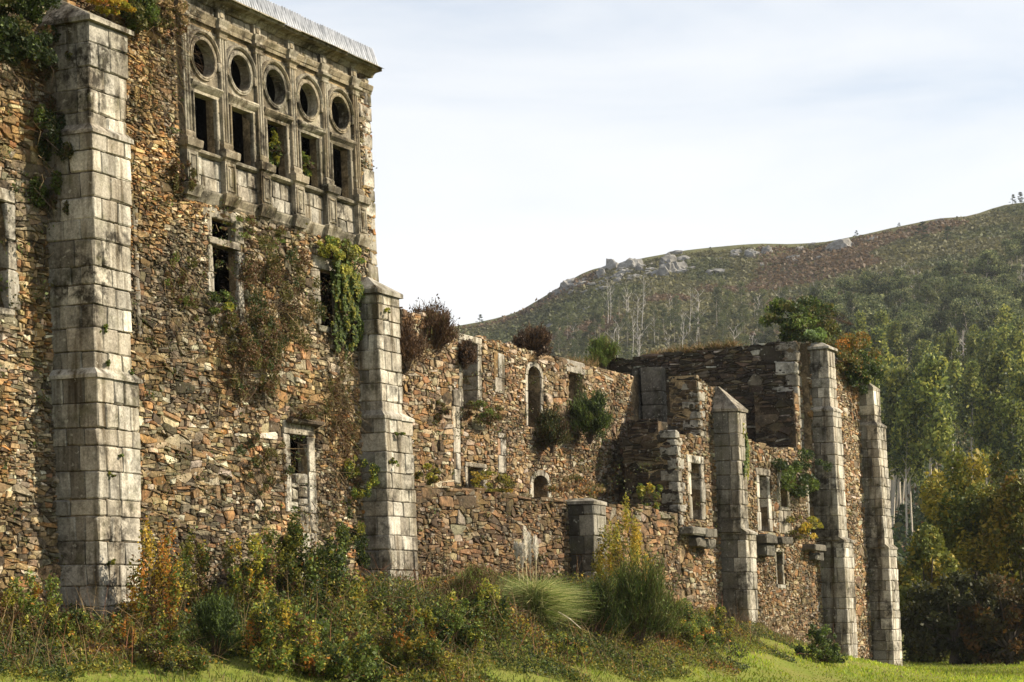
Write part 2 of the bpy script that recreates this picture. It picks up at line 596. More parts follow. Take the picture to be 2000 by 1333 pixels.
# ------------------------------------------------------------------ rubble masonry
def rubble_cells(a0, a1, b0, b1, sizes, stretch=1.45):
    """irregular stones packed in a rectangle: list of (polygon, radius). sizes: (rmin, rmax, share of darts)"""
    x0, x1 = a0 / stretch, a1 / stretch
    rmax = max(s[1] for s in sizes)
    G = rmax * 1.6
    grid = {}
    pts = []

    def near(x, y, k=1):
        gx, gy = int(math.floor(x / G)), int(math.floor(y / G))
        for i in range(gx - k, gx + k + 1):
            for j in range(gy - k, gy + k + 1):
                for q in grid.get((i, j), ()):
                    yield q
    area = (x1 - x0) * (b1 - b0)
    for rmin, rm, share in sizes:
        tries = int(area * share / (rmin * rm))
        for _ in range(tries):
            r = R.uniform(rmin, rm)
            x, y = R.uniform(x0 - rmax, x1 + rmax), R.uniform(b0 - rmax, b1 + rmax)
            ok = True
            for q in near(x, y):
                px, py, pr = pts[q]
                if (px - x) ** 2 + (py - y) ** 2 < (0.88 * (r + pr)) ** 2:
                    ok = False
                    break
            if ok:
                grid.setdefault((int(math.floor(x / G)), int(math.floor(y / G))), []).append(len(pts))
                pts.append((x, y, r))
    out = []
    for i, (x, y, r) in enumerate(pts):
        if not (x0 <= x <= x1 and b0 <= y <= b1):
            continue
        B = 2.3 * r
        poly = [(x - B, y - B * 0.85), (x + B, y - B * 0.85), (x + B, y + B * 0.85), (x - B, y + B * 0.85)]
        for j in near(x, y, 2):
            if j == i: continue
            px, py, pr = pts[j]
            ex, ey = px - x, py - y
            if ex * ex + ey * ey > (3.2 * r + pr * 2) ** 2: continue
            k = (px * px + py * py - x * x - y * y - (pr * pr - r * r)) / 2
            poly = clip(poly, ex, ey, k)
            if len(poly) < 3: break
        if len(poly) >= 3:
            out.append(([(p[0] * stretch, p[1]) for p in poly], r))
    return out


def clip(poly, nx, ny, k):
    """keep the side nx*x + ny*y <= k"""
    res = []
    n = len(poly)
    for i in range(n):
        ax, ay = poly[i]; bx, by = poly[(i + 1) % n]
        da, db = nx * ax + ny * ay - k, nx * bx + ny * by - k
        if da <= 0: res.append((ax, ay))
        if (da < 0 < db) or (db < 0 < da):
            t = da / (da - db)
            res.append((ax + t * (bx - ax), ay + t * (by - ay)))
    return res


def tidy(poly, mind):
    out = []
    for p in poly:
        if not out or (p[0] - out[-1][0]) ** 2 + (p[1] - out[-1][1]) ** 2 > mind * mind:
            out.append(p)
    if len(out) > 1 and (out[0][0] - out[-1][0]) ** 2 + (out[0][1] - out[-1][1]) ** 2 < mind * mind:
        out.pop()
    return out


def poly_area(p):
    return 0.5 * abs(sum(p[i][0] * p[(i + 1) % len(p)][1] - p[(i + 1) % len(p)][0] * p[i][1] for i in range(len(p))))


def stone_shape(poly, gap, proud, fine):
    """stone standing proud of a face from its outline: verts in (a, b, depth) and faces"""
    P = np.array(poly)
    if fine and len(P) <= 7:                     # round the corners
        Q = np.roll(P, -1, 0)
        t = np.random.default_rng(R.randrange(1 << 30)).uniform(0.07, 0.22, (len(P), 1))
        P = np.stack([P + (Q - P) * t, Q - (Q - P) * t], 1).reshape(-1, 2)
    c = P.mean(0)
    d = P - c
    r = np.linalg.norm(d, axis=1, keepdims=True)
    P = c + d * np.clip(1 - gap / r, 0.55, 1)
    k = len(P)
    j = np.array([[R.gauss(0, 0.006), R.gauss(0, 0.006)] for _ in range(k)])
    P = P + j
    tx, ty = R.gauss(0, 0.13), R.gauss(0, 0.13)

    def ring(scale, h, tilt, jz):
        q = c + (P - c) * scale
        w = h + tilt * ((q[:, 0] - c[0]) * tx + (q[:, 1] - c[1]) * ty) + np.array([R.gauss(0, jz) for _ in range(k)])
        return np.column_stack([q, w])
    v = np.vstack([ring(1.0, -0.07, 0, 0), ring(1.0, proud * 0.45, 1, 0.004), ring(0.8, proud, 1, 0.006),
                   [[c[0] + R.gauss(0, 0.1) * r.mean(), c[1] + R.gauss(0, 0.1) * r.mean(), proud + R.gauss(0.003, 0.006)]]])
    f = []
    for i in range(k):
        i2 = (i + 1) % k
        f.append((i, i2, k + i2, k + i))
        f.append((k + i, k + i2, 2 * k + i2, 2 * k + i))
        f.append((2 * k + i, 2 * k + i2, 3 * k))
    return v, f


def split_cell(poly, target, out, fl=1.0):
    """break a convex cell into flat angular stones with slightly tilted cuts"""
    A = poly_area(poly)
    tgt = target * math.exp(R.gauss(-0.2, 1.0))
    if A < tgt * 1.35:
        out.append(poly)
        return
    xs = [p[0] for p in poly]; ys = [p[1] for p in poly]
    w, h = max(xs) - min(xs), max(ys) - min(ys)
    asp = w / max(h, 1e-6)
    t = R.uniform(0.28, 0.72)
    if asp > R.uniform(1.5, 3.4) * fl:
        an = R.gauss(0, 0.2)
        cx, cy = min(xs) + w * t, (min(ys) + max(ys)) / 2
    else:
        an = math.pi / 2 + R.gauss(0, 0.12)
        cx, cy = (min(xs) + max(xs)) / 2, min(ys) + h * t
    nx, ny = math.cos(an), math.sin(an)
    k = nx * cx + ny * cy
    p1, p2 = clip(poly, nx, ny, k), clip(poly, -nx, -ny, -k)
    if len(p1) < 3 or len(p2) < 3:
        out.append(poly)
        return
    split_cell(p1, target, out, fl)
    split_cell(p2, target, out, fl)


def stone_cells(a0, a1, b0, b1, target, fl=1.0):
    big = rubble_cells(a0, a1, b0, b1, [(0.26, 0.36, 1), (0.17, 0.26, 3), (0.1, 0.16, 6)], 1.4)
    out = []
    for poly, r in big:
        cx = sum(p[0] for p in poly) / len(poly); cy = sum(p[1] for p in poly) / len(poly)
        split_cell(poly, target * math.exp(0.95 * float(vnoise(cx * 0.5, cy * 0.45, 61))), out, fl)
    return [(p, 0) for p in out]


def rubble(parent, mapf, a0, a1, b0, b1, pal, mat, holes=(), top=None, bottom=None, sizes=None, keep=300, gap=0.009,
           proud=(0.012, 0.05), stretch=1.45, flip=False, rest='small_stones', colf=None, inside=None):
    cells = stone_cells(a0, a1, b0, b1, sizes or 0.022, 1.0 if stretch < 1.6 else 1.7)
    good = []
    for poly, r in cells:
        P = clip(clip(poly, -1, 0, -a0), 1, 0, a1)
        if len(P) < 3: continue
        cx = sum(p[0] for p in P) / len(P); cy = sum(p[1] for p in P) / len(P)
        if top is not None:
            tz = top(cx)
            if cy > tz + 0.03: continue
            P = clip(P, 0, 1, tz + R.uniform(0.0, 0.09))
            if len(P) < 3: continue
        if bottom is not None and cy < bottom(cx): continue
        if inside is not None and not inside(cx, cy): continue
        dead = False
        for h in holes:
            h0, h1, g0, g1 = h
            px = [p[0] for p in P]; py = [p[1] for p in P]
            if max(px) <= h0 or min(px) >= h1 or max(py) <= g0 or min(py) >= g1: continue
            if h0 < cx < h1 and g0 < cy < g1:
                # poke out only when mostly outside
                dead = True; break
            e = [(h0 - cx, (1, 0, h0)), (cx - h1, (-1, 0, -h1)), (g0 - cy, (0, 1, g0)), (cy - g1, (0, -1, -g1))]
            q = max(e, key=lambda t: t[0])[1]
            P = clip(P, *q)
            if len(P) < 3: dead = True; break
        if dead: continue
        P = tidy(P, 0.018)
        if len(P) < 3: continue
        A = poly_area(P)
        if A < 0.0009: continue
        if R.random() < 0.012: continue
        good.append((A, P))
    good.sort(key=lambda t: -t[0])
    rest_mb = MB()
    for i, (A, P) in enumerate(good):
        sgn = sum(P[q][0] * P[(q + 1) % len(P)][1] - P[(q + 1) % len(P)][0] * P[q][1] for q in range(len(P)))
        if (sgn < 0) != flip: P = P[::-1]
        v, f = stone_shape(P, gap, R.uniform(*proud), A > 0.02)
        cc = pick(pal)
        if colf: cc = colf(cc, P[0][0], P[0][1])
        wv = mapf(v[:, 0], v[:, 1], v[:, 2])
        if i < keep:
            MB().add(wv, f, cc).build('stone', mat, parent)
        else:
            rest_mb.add(wv, f, cc)
    if rest_mb.nv:
        tag(rest_mb.build(rest, mat, parent), kind='stuff')
    return len(good)


def core(parent, fr, s0, s1, z0, top, thick, holes=(), name='wall_core', step=0.3, inset=0.032, zmax=None, col=(0.2, 0.15, 0.09)):
    """the body of a wall with its openings: s0..s1, z0..top(s), rectangular or round holes"""
    ss = set(np.arange(s0, s1, step)) | {s1}
    zm = zmax if zmax is not None else max(top(s) for s in np.linspace(s0, s1, 60))
    zs = set(np.arange(z0, zm, step)) | {zm}
    for h in holes:
        if h[0] == 'rect':
            ss |= {h[1], h[2]}; zs |= {h[3], h[4]}
        else:
            _, c, zc, r = h
            ss |= set(np.linspace(c - r, c + r, 9)); zs |= set(np.linspace(zc - r, zc + r, 9))
    ss = [s for s in sorted(ss) if s0 <= s <= s1]; zs = [z for z in sorted(zs) if z0 <= z <= zm]
    ss = [s for i, s in enumerate(ss) if i == 0 or s - ss[i - 1] > 1e-3]
    zs = [z for i, z in enumerate(zs) if i == 0 or z - zs[i - 1] > 1e-3]
    ns, nz = len(ss) - 1, len(zs) - 1
    sol = np.zeros((ns + 2, nz + 2), bool)
    for i in range(ns):
        cs = (ss[i] + ss[i + 1]) / 2
        for j in range(nz):
            cz = (zs[j] + zs[j + 1]) / 2
            ok = cz < top(cs)
            for h in holes:
                if h[0] == 'rect': ok &= not (h[1] < cs < h[2] and h[3] < cz < h[4])
                else: ok &= (cs - h[1]) ** 2 + (cz - h[2]) ** 2 > h[3] ** 2
            sol[i + 1, j + 1] = ok
    vid, vs, fs = {}, [], []

    def vert(i, j, b):
        k = (i, j, b)
        if k not in vid:
            vid[k] = len(vs)
            vs.append((ss[i], -inset if b == 0 else -thick, zs[j]))
        return vid[k]
    for i in range(ns):
        for j in range(nz):
            if not sol[i + 1, j + 1]: continue
            fs.append((vert(i, j, 0), vert(i + 1, j, 0), vert(i + 1, j + 1, 0), vert(i, j + 1, 0)))
            fs.append((vert(i, j, 1), vert(i, j + 1, 1), vert(i + 1, j + 1, 1), vert(i + 1, j, 1)))
            if not sol[i, j + 1]: fs.append((vert(i, j, 0), vert(i, j + 1, 0), vert(i, j + 1, 1), vert(i, j, 1)))
            if not sol[i + 2, j + 1]: fs.append((vert(i + 1, j, 0), vert(i + 1, j, 1), vert(i + 1, j + 1, 1), vert(i + 1, j + 1, 0)))
            if not sol[i + 1, j]: fs.append((vert(i, j, 0), vert(i, j, 1), vert(i + 1, j, 1), vert(i + 1, j, 0)))
            if not sol[i + 1, j + 2]: fs.append((vert(i, j + 1, 0), vert(i + 1, j + 1, 0), vert(i + 1, j + 1, 1), vert(i, j + 1, 1)))
    a = np.array(vs)
    return MB().add(fr.w(a[:, 0], a[:, 1], a[:, 2]), fs, col).build(name, M['mortar'], parent)


# ------------------------------------------------------------------ dressed stone
def block(parent, fr, s0, s1, d0, d1, z0, z1, name='ashlar_block', mat='ashlar', col=None, c=0.016, jit=0.007, gap=None):
    if gap is None: gap = R.uniform(0.002, 0.009)
    v, f = box_in(fr, s0 + gap, s1 - gap, d0, d1, z0 + gap, z1 - gap, c, jit)
    return MB().add(v, f, col or ashlar_col()).build(name, M[mat], parent)


def splits(w, lo, hi):
    """break a length into stones of lo..hi"""
    out, x = [0.0], 0.0
    while w - x > hi:
        x += R.uniform(lo, min(hi, w - x - lo * 0.6))
        out.append(x)
    out.append(w)
    return out


def buttress(thing_, fr, secs, course=(0.36, 0.5), cap=None, colk=1.0, name='buttress', side_shade=1.0):  # side stones tinted darker: real crust plus shade put into the colour
    """secs: (z0, z1, (s_left, s_right, proj) at z0, the same at z1), lowest first"""
    zb = secs[0][0]
    bt = part(name, thing_, fr.w(secs[0][2][0], 0, zb))
    coreb = MB()
    for z0, z1, A, B in secs:
        def at(z):
            t = (z - z0) / (z1 - z0)
            return [A[i] + (B[i] - A[i]) * t for i in range(3)]
        z = z0
        n = 0
        lo, hi, t = 0.24, 0.62, 0.3
        while z < z1 - 0.02:
            h = R.uniform(*course)
            h *= R.uniform(0.8, 1.12)
            if z + h > z1 - 0.2: h = z1 - z
            sl, sr, p = at(z + h / 2)
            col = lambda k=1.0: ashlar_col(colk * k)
            pj = lambda: R.uniform(-0.014, 0.012)
            back = -0.12
            if n % 2 == 0:        # front stones run through, side stones behind them
                xs = splits(sr - sl, lo, hi)
                for a, b in zip(xs[:-1], xs[1:]):
                    block(bt, fr, sl + a, sl + b, p - t, p + pj(), z, z + h, col=col())
                ys = splits(p - t - back, 0.3, 0.75)
                for a, b in zip(ys[:-1], ys[1:]):
                    block(bt, fr, sl + pj(), sl + t, back + a + 0.006, back + b - 0.006, z, z + h, col=col(side_shade), gap=0.004)
                block(bt, fr, sr - t, sr + pj(), back, p - t - 0.012, z, z + h, col=col(side_shade))
            else:                 # side stones run to the corner
                ys = splits(p - back, 0.34, 0.8)
                for a, b in zip(ys[:-1], ys[1:]):
                    block(bt, fr, sl + pj(), sl + t * 0.8, back + a + 0.006, back + b - (0.006 if b < p - back else 0), z, z + h, col=col(side_shade if b < p - back else 1))
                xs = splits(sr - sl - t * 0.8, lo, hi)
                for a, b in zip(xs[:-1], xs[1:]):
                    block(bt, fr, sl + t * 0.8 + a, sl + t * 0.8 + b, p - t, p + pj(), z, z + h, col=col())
                block(bt, fr, sr - t, sr + pj(), back, p - t - 0.012, z, z + h, col=col(side_shade))
            z += h
            n += 1
        cs = np.array([(s, d, zz) for zz, (sl, sr, p) in ((z0 - 0.02, A), (z1 + 0.0, B)) for d in (back + 0.02, p - 0.05) for s in (sl + 0.05, sr - 0.05)])
        coreb.add(fr.w(cs[:, 0], cs[:, 1], cs[:, 2]), [(0, 2, 3, 1), (4, 5, 7, 6), (0, 1, 5, 4), (2, 6, 7, 3), (0, 4, 6, 2), (1, 3, 7, 5)], (0.13, 0.1, 0.065))
    coreb.build('core', M['mortar'], bt)
    # weathered offset stones where a section steps back
    for (za, zb_, A0, A1), (zc, zd, B0, B1) in zip(secs[:-1], secs[1:]):
        weathering(bt, fr, zb_, A1, B0)
    if cap:
        cap_stones(bt, fr, secs[-1][1], secs[-1][3], cap)
    return bt


def weathering(bt, fr, z, A, B, h=0.13):
    """sloping offset course from footprint A (below) to B (above), with a small drip"""
    e = 0.035
    sl, sr, p = A
    sl2, sr2, p2 = B
    rings = [(z - 0.05, sl - e, sr + e, p + e), (z + 0.015, sl - e, sr + e, p + e), (z + h, sl2 - 0.003, sr2 + 0.003, p2 + 0.004)]
    xs = splits(1.0, 0.3, 0.6)
    for a, b in zip(xs[:-1], xs[1:]):
        v = []
        for zz, l, r, q in rings:
            v += [(l + (r - l) * a + (0.004 if a > 0 else 0), -0.1, zz), (l + (r - l) * b - (0.004 if b < 1 else 0), -0.1, zz),
                  (l + (r - l) * b - (0.004 if b < 1 else 0), q, zz + R.gauss(0, 0.004)), (l + (r - l) * a + (0.004 if a > 0 else 0), q, zz + R.gauss(0, 0.004))]
        v = np.array(v)
        f = [(0, 3, 2, 1), (8, 9, 10, 11)] + [(i + k, i + (k + 1) % 4, i + 4 + (k + 1) % 4, i + 4 + k) for i in (0, 4) for k in range(4)]
        MB().add(fr.w(v[:, 0], v[:, 1], v[:, 2]), f, ashlar_col(0.9)).build('offset_stone', M['ashlar'], bt)


def cap_stones(bt, fr, z, A, cap):
    """sloping capping: cap = (eave, height, ridge position in s 0..1, how far the ridge runs to the front 0..1)"""
    e, h, rs, rf = cap
    sl, sr, p = A
    sm = sl + (sr - sl) * rs
    pr = p * rf
    v = np.array([(sl - e, -0.1, z), (sr + e, -0.1, z), (sr + e, p + e, z), (sl - e, p + e, z),
                  (sl - e, -0.1, z + 0.09), (sr + e, -0.1, z + 0.09), (sr + e, p + e, z + 0.09), (sl - e, p + e, z + 0.09),
                  (sm - 0.06, -0.1, z + h), (sm + 0.06, -0.1, z + h), (sm + 0.06, pr, z + h), (sm - 0.06, pr, z + h)])
    v = v + NR.normal(0, 0.008, v.shape)
    f = [(0, 3, 2, 1), (8, 9, 10, 11)] + [(i + k, i + (k + 1) % 4, i + 4 + (k + 1) % 4, i + 4 + k) for i in (0, 4) for k in range(4)]
    MB().add(fr.w(v[:, 0], v[:, 1], v[:, 2]), f, ashlar_col(0.8)).build('cap_stone', M['ashlar'], bt)


def framed_window(thing_, fr, s0, s1, z0, z1, jw=0.22, lw=0.24, sill=True, depth=0.55, proud=0.02, mat='ashlar', colk=1.05, lintel=True, name='window', left=True, bl=(0.4, 0.75)):
    """dressed surround: jamb stones, lintel and sill round the opening s0..s1, z0..z1, running through the wall as reveals"""
    w = part(name, thing_, fr.w(s0, 0, z0))
    for side in (0, 1):
        if side == 0 and not left: continue
        xs = splits(z1 - z0, *bl)
        for a, b in zip(xs[:-1], xs[1:]):
            j = jw * R.uniform(0.8, 1.5)
            if side == 0: block(w, fr, s0 - j, s0 + 0.006, -depth, proud + R.uniform(-.008, .008), z0 + a, z0 + b, 'jamb', mat, ashlar_col(colk))
            else: block(w, fr, s1 - 0.006, s1 + j, -depth, proud + R.uniform(-.008, .008), z0 + a, z0 + b, 'jamb', mat, ashlar_col(colk))
    if lintel:
        block(w, fr, s0 - jw * 1.15, s1 + jw * 1.2, -depth, proud + 0.012, z1, z1 + lw, 'lintel', mat, ashlar_col(colk))
    if sill:
        block(w, fr, s0 - jw * 0.6, s1 + jw * 0.6, -depth, proud + 0.03, z0 - 0.14, z0, 'sill', mat, ashlar_col(colk * 0.9))
    return w


def arch_window(thing_, fr, c, half, z0, zs, rise, depth=0.5, ring=0.17, n=9, proud=0.02, name='arched_window', jambs=True):
    """pointed-round arch of voussoirs on jambs"""
    w = part(name, thing_, fr.w(c - half, 0, z0))
    if jambs and zs - z0 > 0.1:
        for sgn in (-1, 1):
            xs = splits(zs - z0, 0.4, 0.8)
            for a, b in zip(xs[:-1], xs[1:]):
                j = ring * R.uniform(0.9, 1.5)
                s_in = c + sgn * half
                s_out = s_in + sgn * j
                block(w, fr, min(s_in, s_out), max(s_in, s_out), -depth, proud, z0 + a, z0 + b, 'jamb', 'ashlar', ashlar_col(1.0))
    pts_i, pts_o = [], []
    for i in range(n + 1):
        t = math.pi * i / n
        pts_i.append((c - half * math.cos(t), zs + rise * math.sin(t) ** 0.92))
        pts_o.append((c - (half + ring) * math.cos(t), zs + (rise + ring) * math.sin(t) ** 0.92))
    for i in range(n):
        q = [pts_i[i], pts_o[i], pts_o[i + 1], pts_i[i + 1]]
        m = np.mean(q, 0)
        q = [(m[0] + (x - m[0]) * 0.975, m[1] + (y - m[1]) * 0.975) for x, y in q]
        v = np.array([(x, dd, y) for dd in (-depth, proud + R.uniform(-.006, .008)) for x, y in q])
        MB().add(fr.w(v[:, 0], v[:, 1], v[:, 2]), [(0, 1, 2, 3), (7, 6, 5, 4), (0, 4, 5, 1), (1, 5, 6, 2), (2, 6, 7, 3), (3, 7, 4, 0)], ashlar_col()).build('voussoir', M['ashlar'], w)
    # wall between the arch and the core's stepped opening
    return w


# ================================================================== SETTING: ground and hill
def build_ground():
    # one sheet: fine near the walls, coarse far away
    xs = np.concatenate([np.arange(-900, -60, 30), np.arange(-60, -14, 3), np.arange(-14, 34, 0.4), np.arange(34, 200, 4), np.arange(200, 901, 30)])
    ys = np.concatenate([np.arange(-60, 20, 5), np.arange(20, 95, 0.4), np.arange(95, 130, 2.5), np.arange(130, 700, 6), np.arange(700, 1000, 40)])
    Xg, Yg = np.meshgrid(xs, ys)
    Zg = ground_z(Xg, Yg)
    nx, ny = len(xs), len(ys)
    v = np.stack([Xg, Yg, Zg], -1).reshape(-1, 3)
    idx = np.arange(nx * ny).reshape(ny, nx)
    f = np.stack([idx[:-1, :-1], idx[:-1, 1:], idx[1:, 1:], idx[1:, :-1]], -1).reshape(-1, 4)
    me = bpy.data.meshes.new('ground')
    me.from_pydata(v.tolist(), [], f.tolist())
    me.shade_smooth()
    m, N, L, P = new_mat('ground')
    P.inputs['Roughness'].default_value = 1.0
    P.inputs['Specular IOR Level'].default_value = 0.05
    geo = N.new('ShaderNodeNewGeometry')
    sep = N.new('ShaderNodeSeparateXYZ')
    L.new(geo.outputs['Position'], sep.inputs[0])
    n1 = nd(N, 'ShaderNodeTexNoise', Scale=0.9, Detail=8.0, Roughness=0.7)
    n2 = nd(N, 'ShaderNodeTexNoise', Scale=0.16, Detail=9.0, Roughness=0.78)
    n3 = nd(N, 'ShaderNodeTexNoise', Scale=0.012, Detail=5.0, Roughness=0.6)
    for n in (n1, n2, n3): L.new(geo.outputs['Position'], n.inputs['Vector'])
    near = ramp(N, 0.35, (0.12, 0.16, 0.022), 0.68, (0.19, 0.17, 0.05))
    L.new(n1.outputs['Fac'], near.inputs['Fac'])
    heath = ramp(N, 0.36, (0.065, 0.068, 0.028), 0.62, (0.13, 0.125, 0.05))
    L.new(n2.outputs['Fac'], heath.inputs['Fac'])
    brk = ramp(N, 0.54, g(0), 0.66, g(0.5))
    L.new(n3.outputs['Fac'], brk.inputs['Fac'])
    hb = nd(N, 'ShaderNodeMixRGB'); hb.inputs['Color2'].default_value = (0.1, 0.05, 0.028, 1)
    L.new(brk.outputs['Color'], hb.inputs['Fac']); L.new(heath.outputs['Color'], hb.inputs['Color1'])
    far = nd(N, 'ShaderNodeMapRange'); far.inputs['From Min'].default_value = 95; far.inputs['From Max'].default_value = 130
    L.new(sep.outputs['Y'], far.inputs['Value'])
    mx = nd(N, 'ShaderNodeMixRGB')
    L.new(far.outputs['Result'], mx.inputs['Fac']); L.new(near.outputs['Color'], mx.inputs['Color1']); L.new(hb.outputs['Color'], mx.inputs['Color2'])
    L.new(mx.outputs['Color'], P.inputs['Base Color'])
    bm = nd(N, 'ShaderNodeBump', Strength=0.8, Distance=0.15)
    L.new(n1.outputs['Fac'], bm.inputs['Height']); L.new(bm.outputs['Normal'], P.inputs['Normal'])
    me.materials.append(m)
    o = bpy.data.objects.new('ground', me)
    COL.objects.link(o)
    tag(o, 'grassy field and bank rising to a heath covered hill', None, None, 'structure')


build_ground()


def foot(fr, v, sl, uc, ur):
    """footprint of a buttress at photo row v: left side at sl, front corner seen at uc, right edge at ur"""
    p, z = 0.6, 4.0
    for _ in range(10):
        Y = Y0 + sl * DY + fr.n(z, p) * NY
        z = EYE + Y * (HY - v) / FPX
        p = fr.dn_at(uc, sl, z)
    k = (ur - HX) / FPX
    n = fr.n(z, p)
    sr = (k * (Y0 + n * NY) - X0 - n * NX) / (DX - k * DY)
    return z, (sl, sr, p)


def rect(fr, u0, u1, v0, v1, dn=0.0):
    vm, um = (v0 + v1) / 2, (u0 + u1) / 2
    s0, s1 = fr.sz(u0, vm, dn)[0], fr.sz(u1, vm, dn)[0]
    return s0, s1, fr.sz(um, v1, dn)[1], fr.sz(um, v0, dn)[1]


def stack(fr, c, levels, d0=-0.06):
    """lofted rectangle up a pier: levels (z, half width, projection)"""
    v, f = [], []
    for z, h, p in levels:
        v += [(c - h, d0, z), (c + h, d0, z), (c + h, p, z), (c - h, p, z)]
    n = len(levels)
    for i in range(n - 1):
        for k in range(4):
            a, b = i * 4 + k, i * 4 + (k + 1) % 4
            f.append((a, b, b + 4, a + 4))
    f += [(0, 3, 2, 1), tuple((n - 1) * 4 + k for k in range(4))]
    v = np.array(v)
    return fr.w(v[:, 0], v[:, 1], v[:, 2]), f


def moulding(fr, s0, s1, prof, d0=-0.06, seg=6):
    """profile [(dn, z)] from bottom to top, run from s0 to s1"""
    P = [(d0, prof[0][1])] + list(prof) + [(d0, prof[-1][1])]
    k = len(P)
    v, f = [], []
    n = max(1, int((s1 - s0) / 0.5)) if seg else 1
    for i in range(n + 1):
        s = s0 + (s1 - s0) * i / n
        for d, z in P:
            v.append((s, d + (R.gauss(0, 0.006) if d > d0 else 0), z + R.gauss(0, 0.003)))
    for i in range(n):
        for j in range(k):
            a, b = i * k + j, i * k + (j + 1) % k
            f.append((a, a + k, b + k, b))
    f += [tuple(range(k)), tuple(n * k + j for j in reversed(range(k)))]
    v = np.array(v)
    return fr.w(v[:, 0], v[:, 1], v[:, 2]), f


def carved_col(k=1.0):
    k *= R.uniform(0.5, 0.82)
    return tuple(x * k for x in R.choice([(0.45, 0.38, 0.27), (0.5, 0.44, 0.33), (0.4, 0.33, 0.22), (0.47, 0.42, 0.32)]))


# ================================================================== MAIN BUILDING
main = thing('monastery_building', 'tall rubble monastery building with ornate round window gallery and metal roof edge', 'building', tuple(FRONT.w(0, 0, 0.0)))
fw = part('front_wall', main, FRONT.w(0, 0, 0))
FF = FRONT
c0, zo = FF.sz(393.6, 115.1)
c4, _ = FF.sz(659.9, 223.9)
BAY = (c4 - c0) / 4
S_END = FF.sz(732, 430)[0]
ZTOP = FF.sz(514, 43)[1]                       # foot of the metal edge
zl = lambda v: FF.sz(520, v)[1]                # level from a row at the third pilaster
Z_LOW0, Z_LOW1, Z_SILL, Z_CAP, Z_BASE = zl(430), zl(408), zl(340), zl(326), zl(314)
Z_CAPT, Z_ARCH, Z_FR0, Z_CO = zl(116), zl(100), zl(82), zl(62)
ZO = zo
RO = 0.37
W_HALF = 0.37
Z_WT, Z_LI = FF.sz(534, 238)[1], FF.sz(534, 221)[1]
G_L, G_R = c0 - BAY / 2 - 0.24, c4 + BAY / 2 + 0.2
bays = [c0 + i * BAY for i in range(5)]

win_t = rect(FF, 416, 461, 432, 470)           # window with a transom, upper light
win_tl = rect(FF, 417, 463, 484, 592)          # lower light
win_i = rect(FF, 626, 664, 532, 640)           # window behind the ivy
win_d = rect(FF, 568, 603, 851, 1002)          # lower window
win_l = rect(FF, -20, 14, 392, 600)            # window at the left edge of the picture
holes = [('rect', *win_t), ('rect', *win_tl), ('rect', *win_i), ('rect', *win_d), ('rect', *win_l)]
for b in bays:
    holes += [('rect', b - W_HALF, b + W_HALF, Z_SILL + 0.03, Z_WT), ('circ', b, ZO, RO + 0.03)]
core(fw, FF, -15.0, S_END, -0.6, lambda s: ZTOP - 0.05, 0.2, holes, zmax=ZTOP - 0.05)
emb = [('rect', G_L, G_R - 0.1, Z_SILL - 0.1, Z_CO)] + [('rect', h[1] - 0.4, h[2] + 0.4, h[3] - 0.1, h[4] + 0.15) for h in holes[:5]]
core(fw, FF, -15.0, S_END - 0.05, -0.6, lambda s: ZTOP - 0.06, 0.75, emb, name='inner_leaf', zmax=ZTOP - 0.06, inset=0.205, col=(0.02, 0.016, 0.012))  # near-black colour stands in for the darkness behind the openings


def grow(h, l, r, b, t):
    return (h[0] - l, h[1] + r, h[2] - b, h[3] + t)


B1S = FF.sz(98, 735)[0]
B2S = FF.sz(701, 800)[0]
ex = [(G_L, G_R, Z_LOW0 + 0.02, ZTOP + 1), grow(win_t, 0.13, 0.2, 0.05, 0.1), grow(win_tl, 0.18, 0.26, 0.1, 0.15), grow(win_i, 0.24, 0.1, 0.15, 0.3),
      grow(win_d, 0.22, 0.24, 0.0, 0.2), grow(win_l, 0.1, 0.2, 0.12, 0.2)]
frontmap = lambda a, b, w: FRONT.w(a, w, b)
wall_sizes = 0.0125


def warm_shift(cc, a, b):
    """drifts of paler, rustier and mossier stone across the wall"""
    k = 1 + 0.34 * float(vnoise(a * 0.45, b * 0.4, 21)) + 0.14 * float(vnoise(a * 1.6, b * 1.5, 22))
    q = float(vnoise(a * 0.7 + 3, b * 0.6, 23))
    grey = sum(cc) / 3
    m = max(0.0, min(0.6, 0.08 + 0.5 * q))
    cc = tuple(x * (1 - m) + grey * t * m for x, t in zip(cc, (1.12, 0.98, 0.7)))
    if float(vnoise(a * 0.9 + 7, b * 0.8, 24)) > 0.22:          # rusty drifts
        cc = tuple(x * t for x, t in zip(cc, (1.05, 0.93, 0.74)))
    return tuple(max(0.012, x * k) for x in cc)


rubble(fw, frontmap, -1.75, S_END - 0.03, 0.3, ZTOP + 0.3, PAL_WARM, M['rubble'], ex, top=lambda s: ZTOP + 0.25,
       sizes=wall_sizes, keep=300, gap=0.007, proud=(-0.006, 0.045), colf=warm_shift)
# quoins of the free corner
z = 1.4
n = 0
while z < Z_FR0 - 0.15:
    h = R.uniform(0.28, 0.46)
    wq = 0.5 if n % 2 else 0.28
    wq *= R.uniform(0.85, 1.15)
    block(fw, FF, S_END - wq, S_END + 0.015 + R.uniform(-0.012, 0.012), -0.5 if n % 2 else -0.7, 0.035 + R.uniform(-.01, .012), z, min(z + h, Z_FR0 - 0.1), 'quoin', 'ashlar', ashlar_col(0.95), c=0.025, jit=0.008)
    z += h
    n += 1
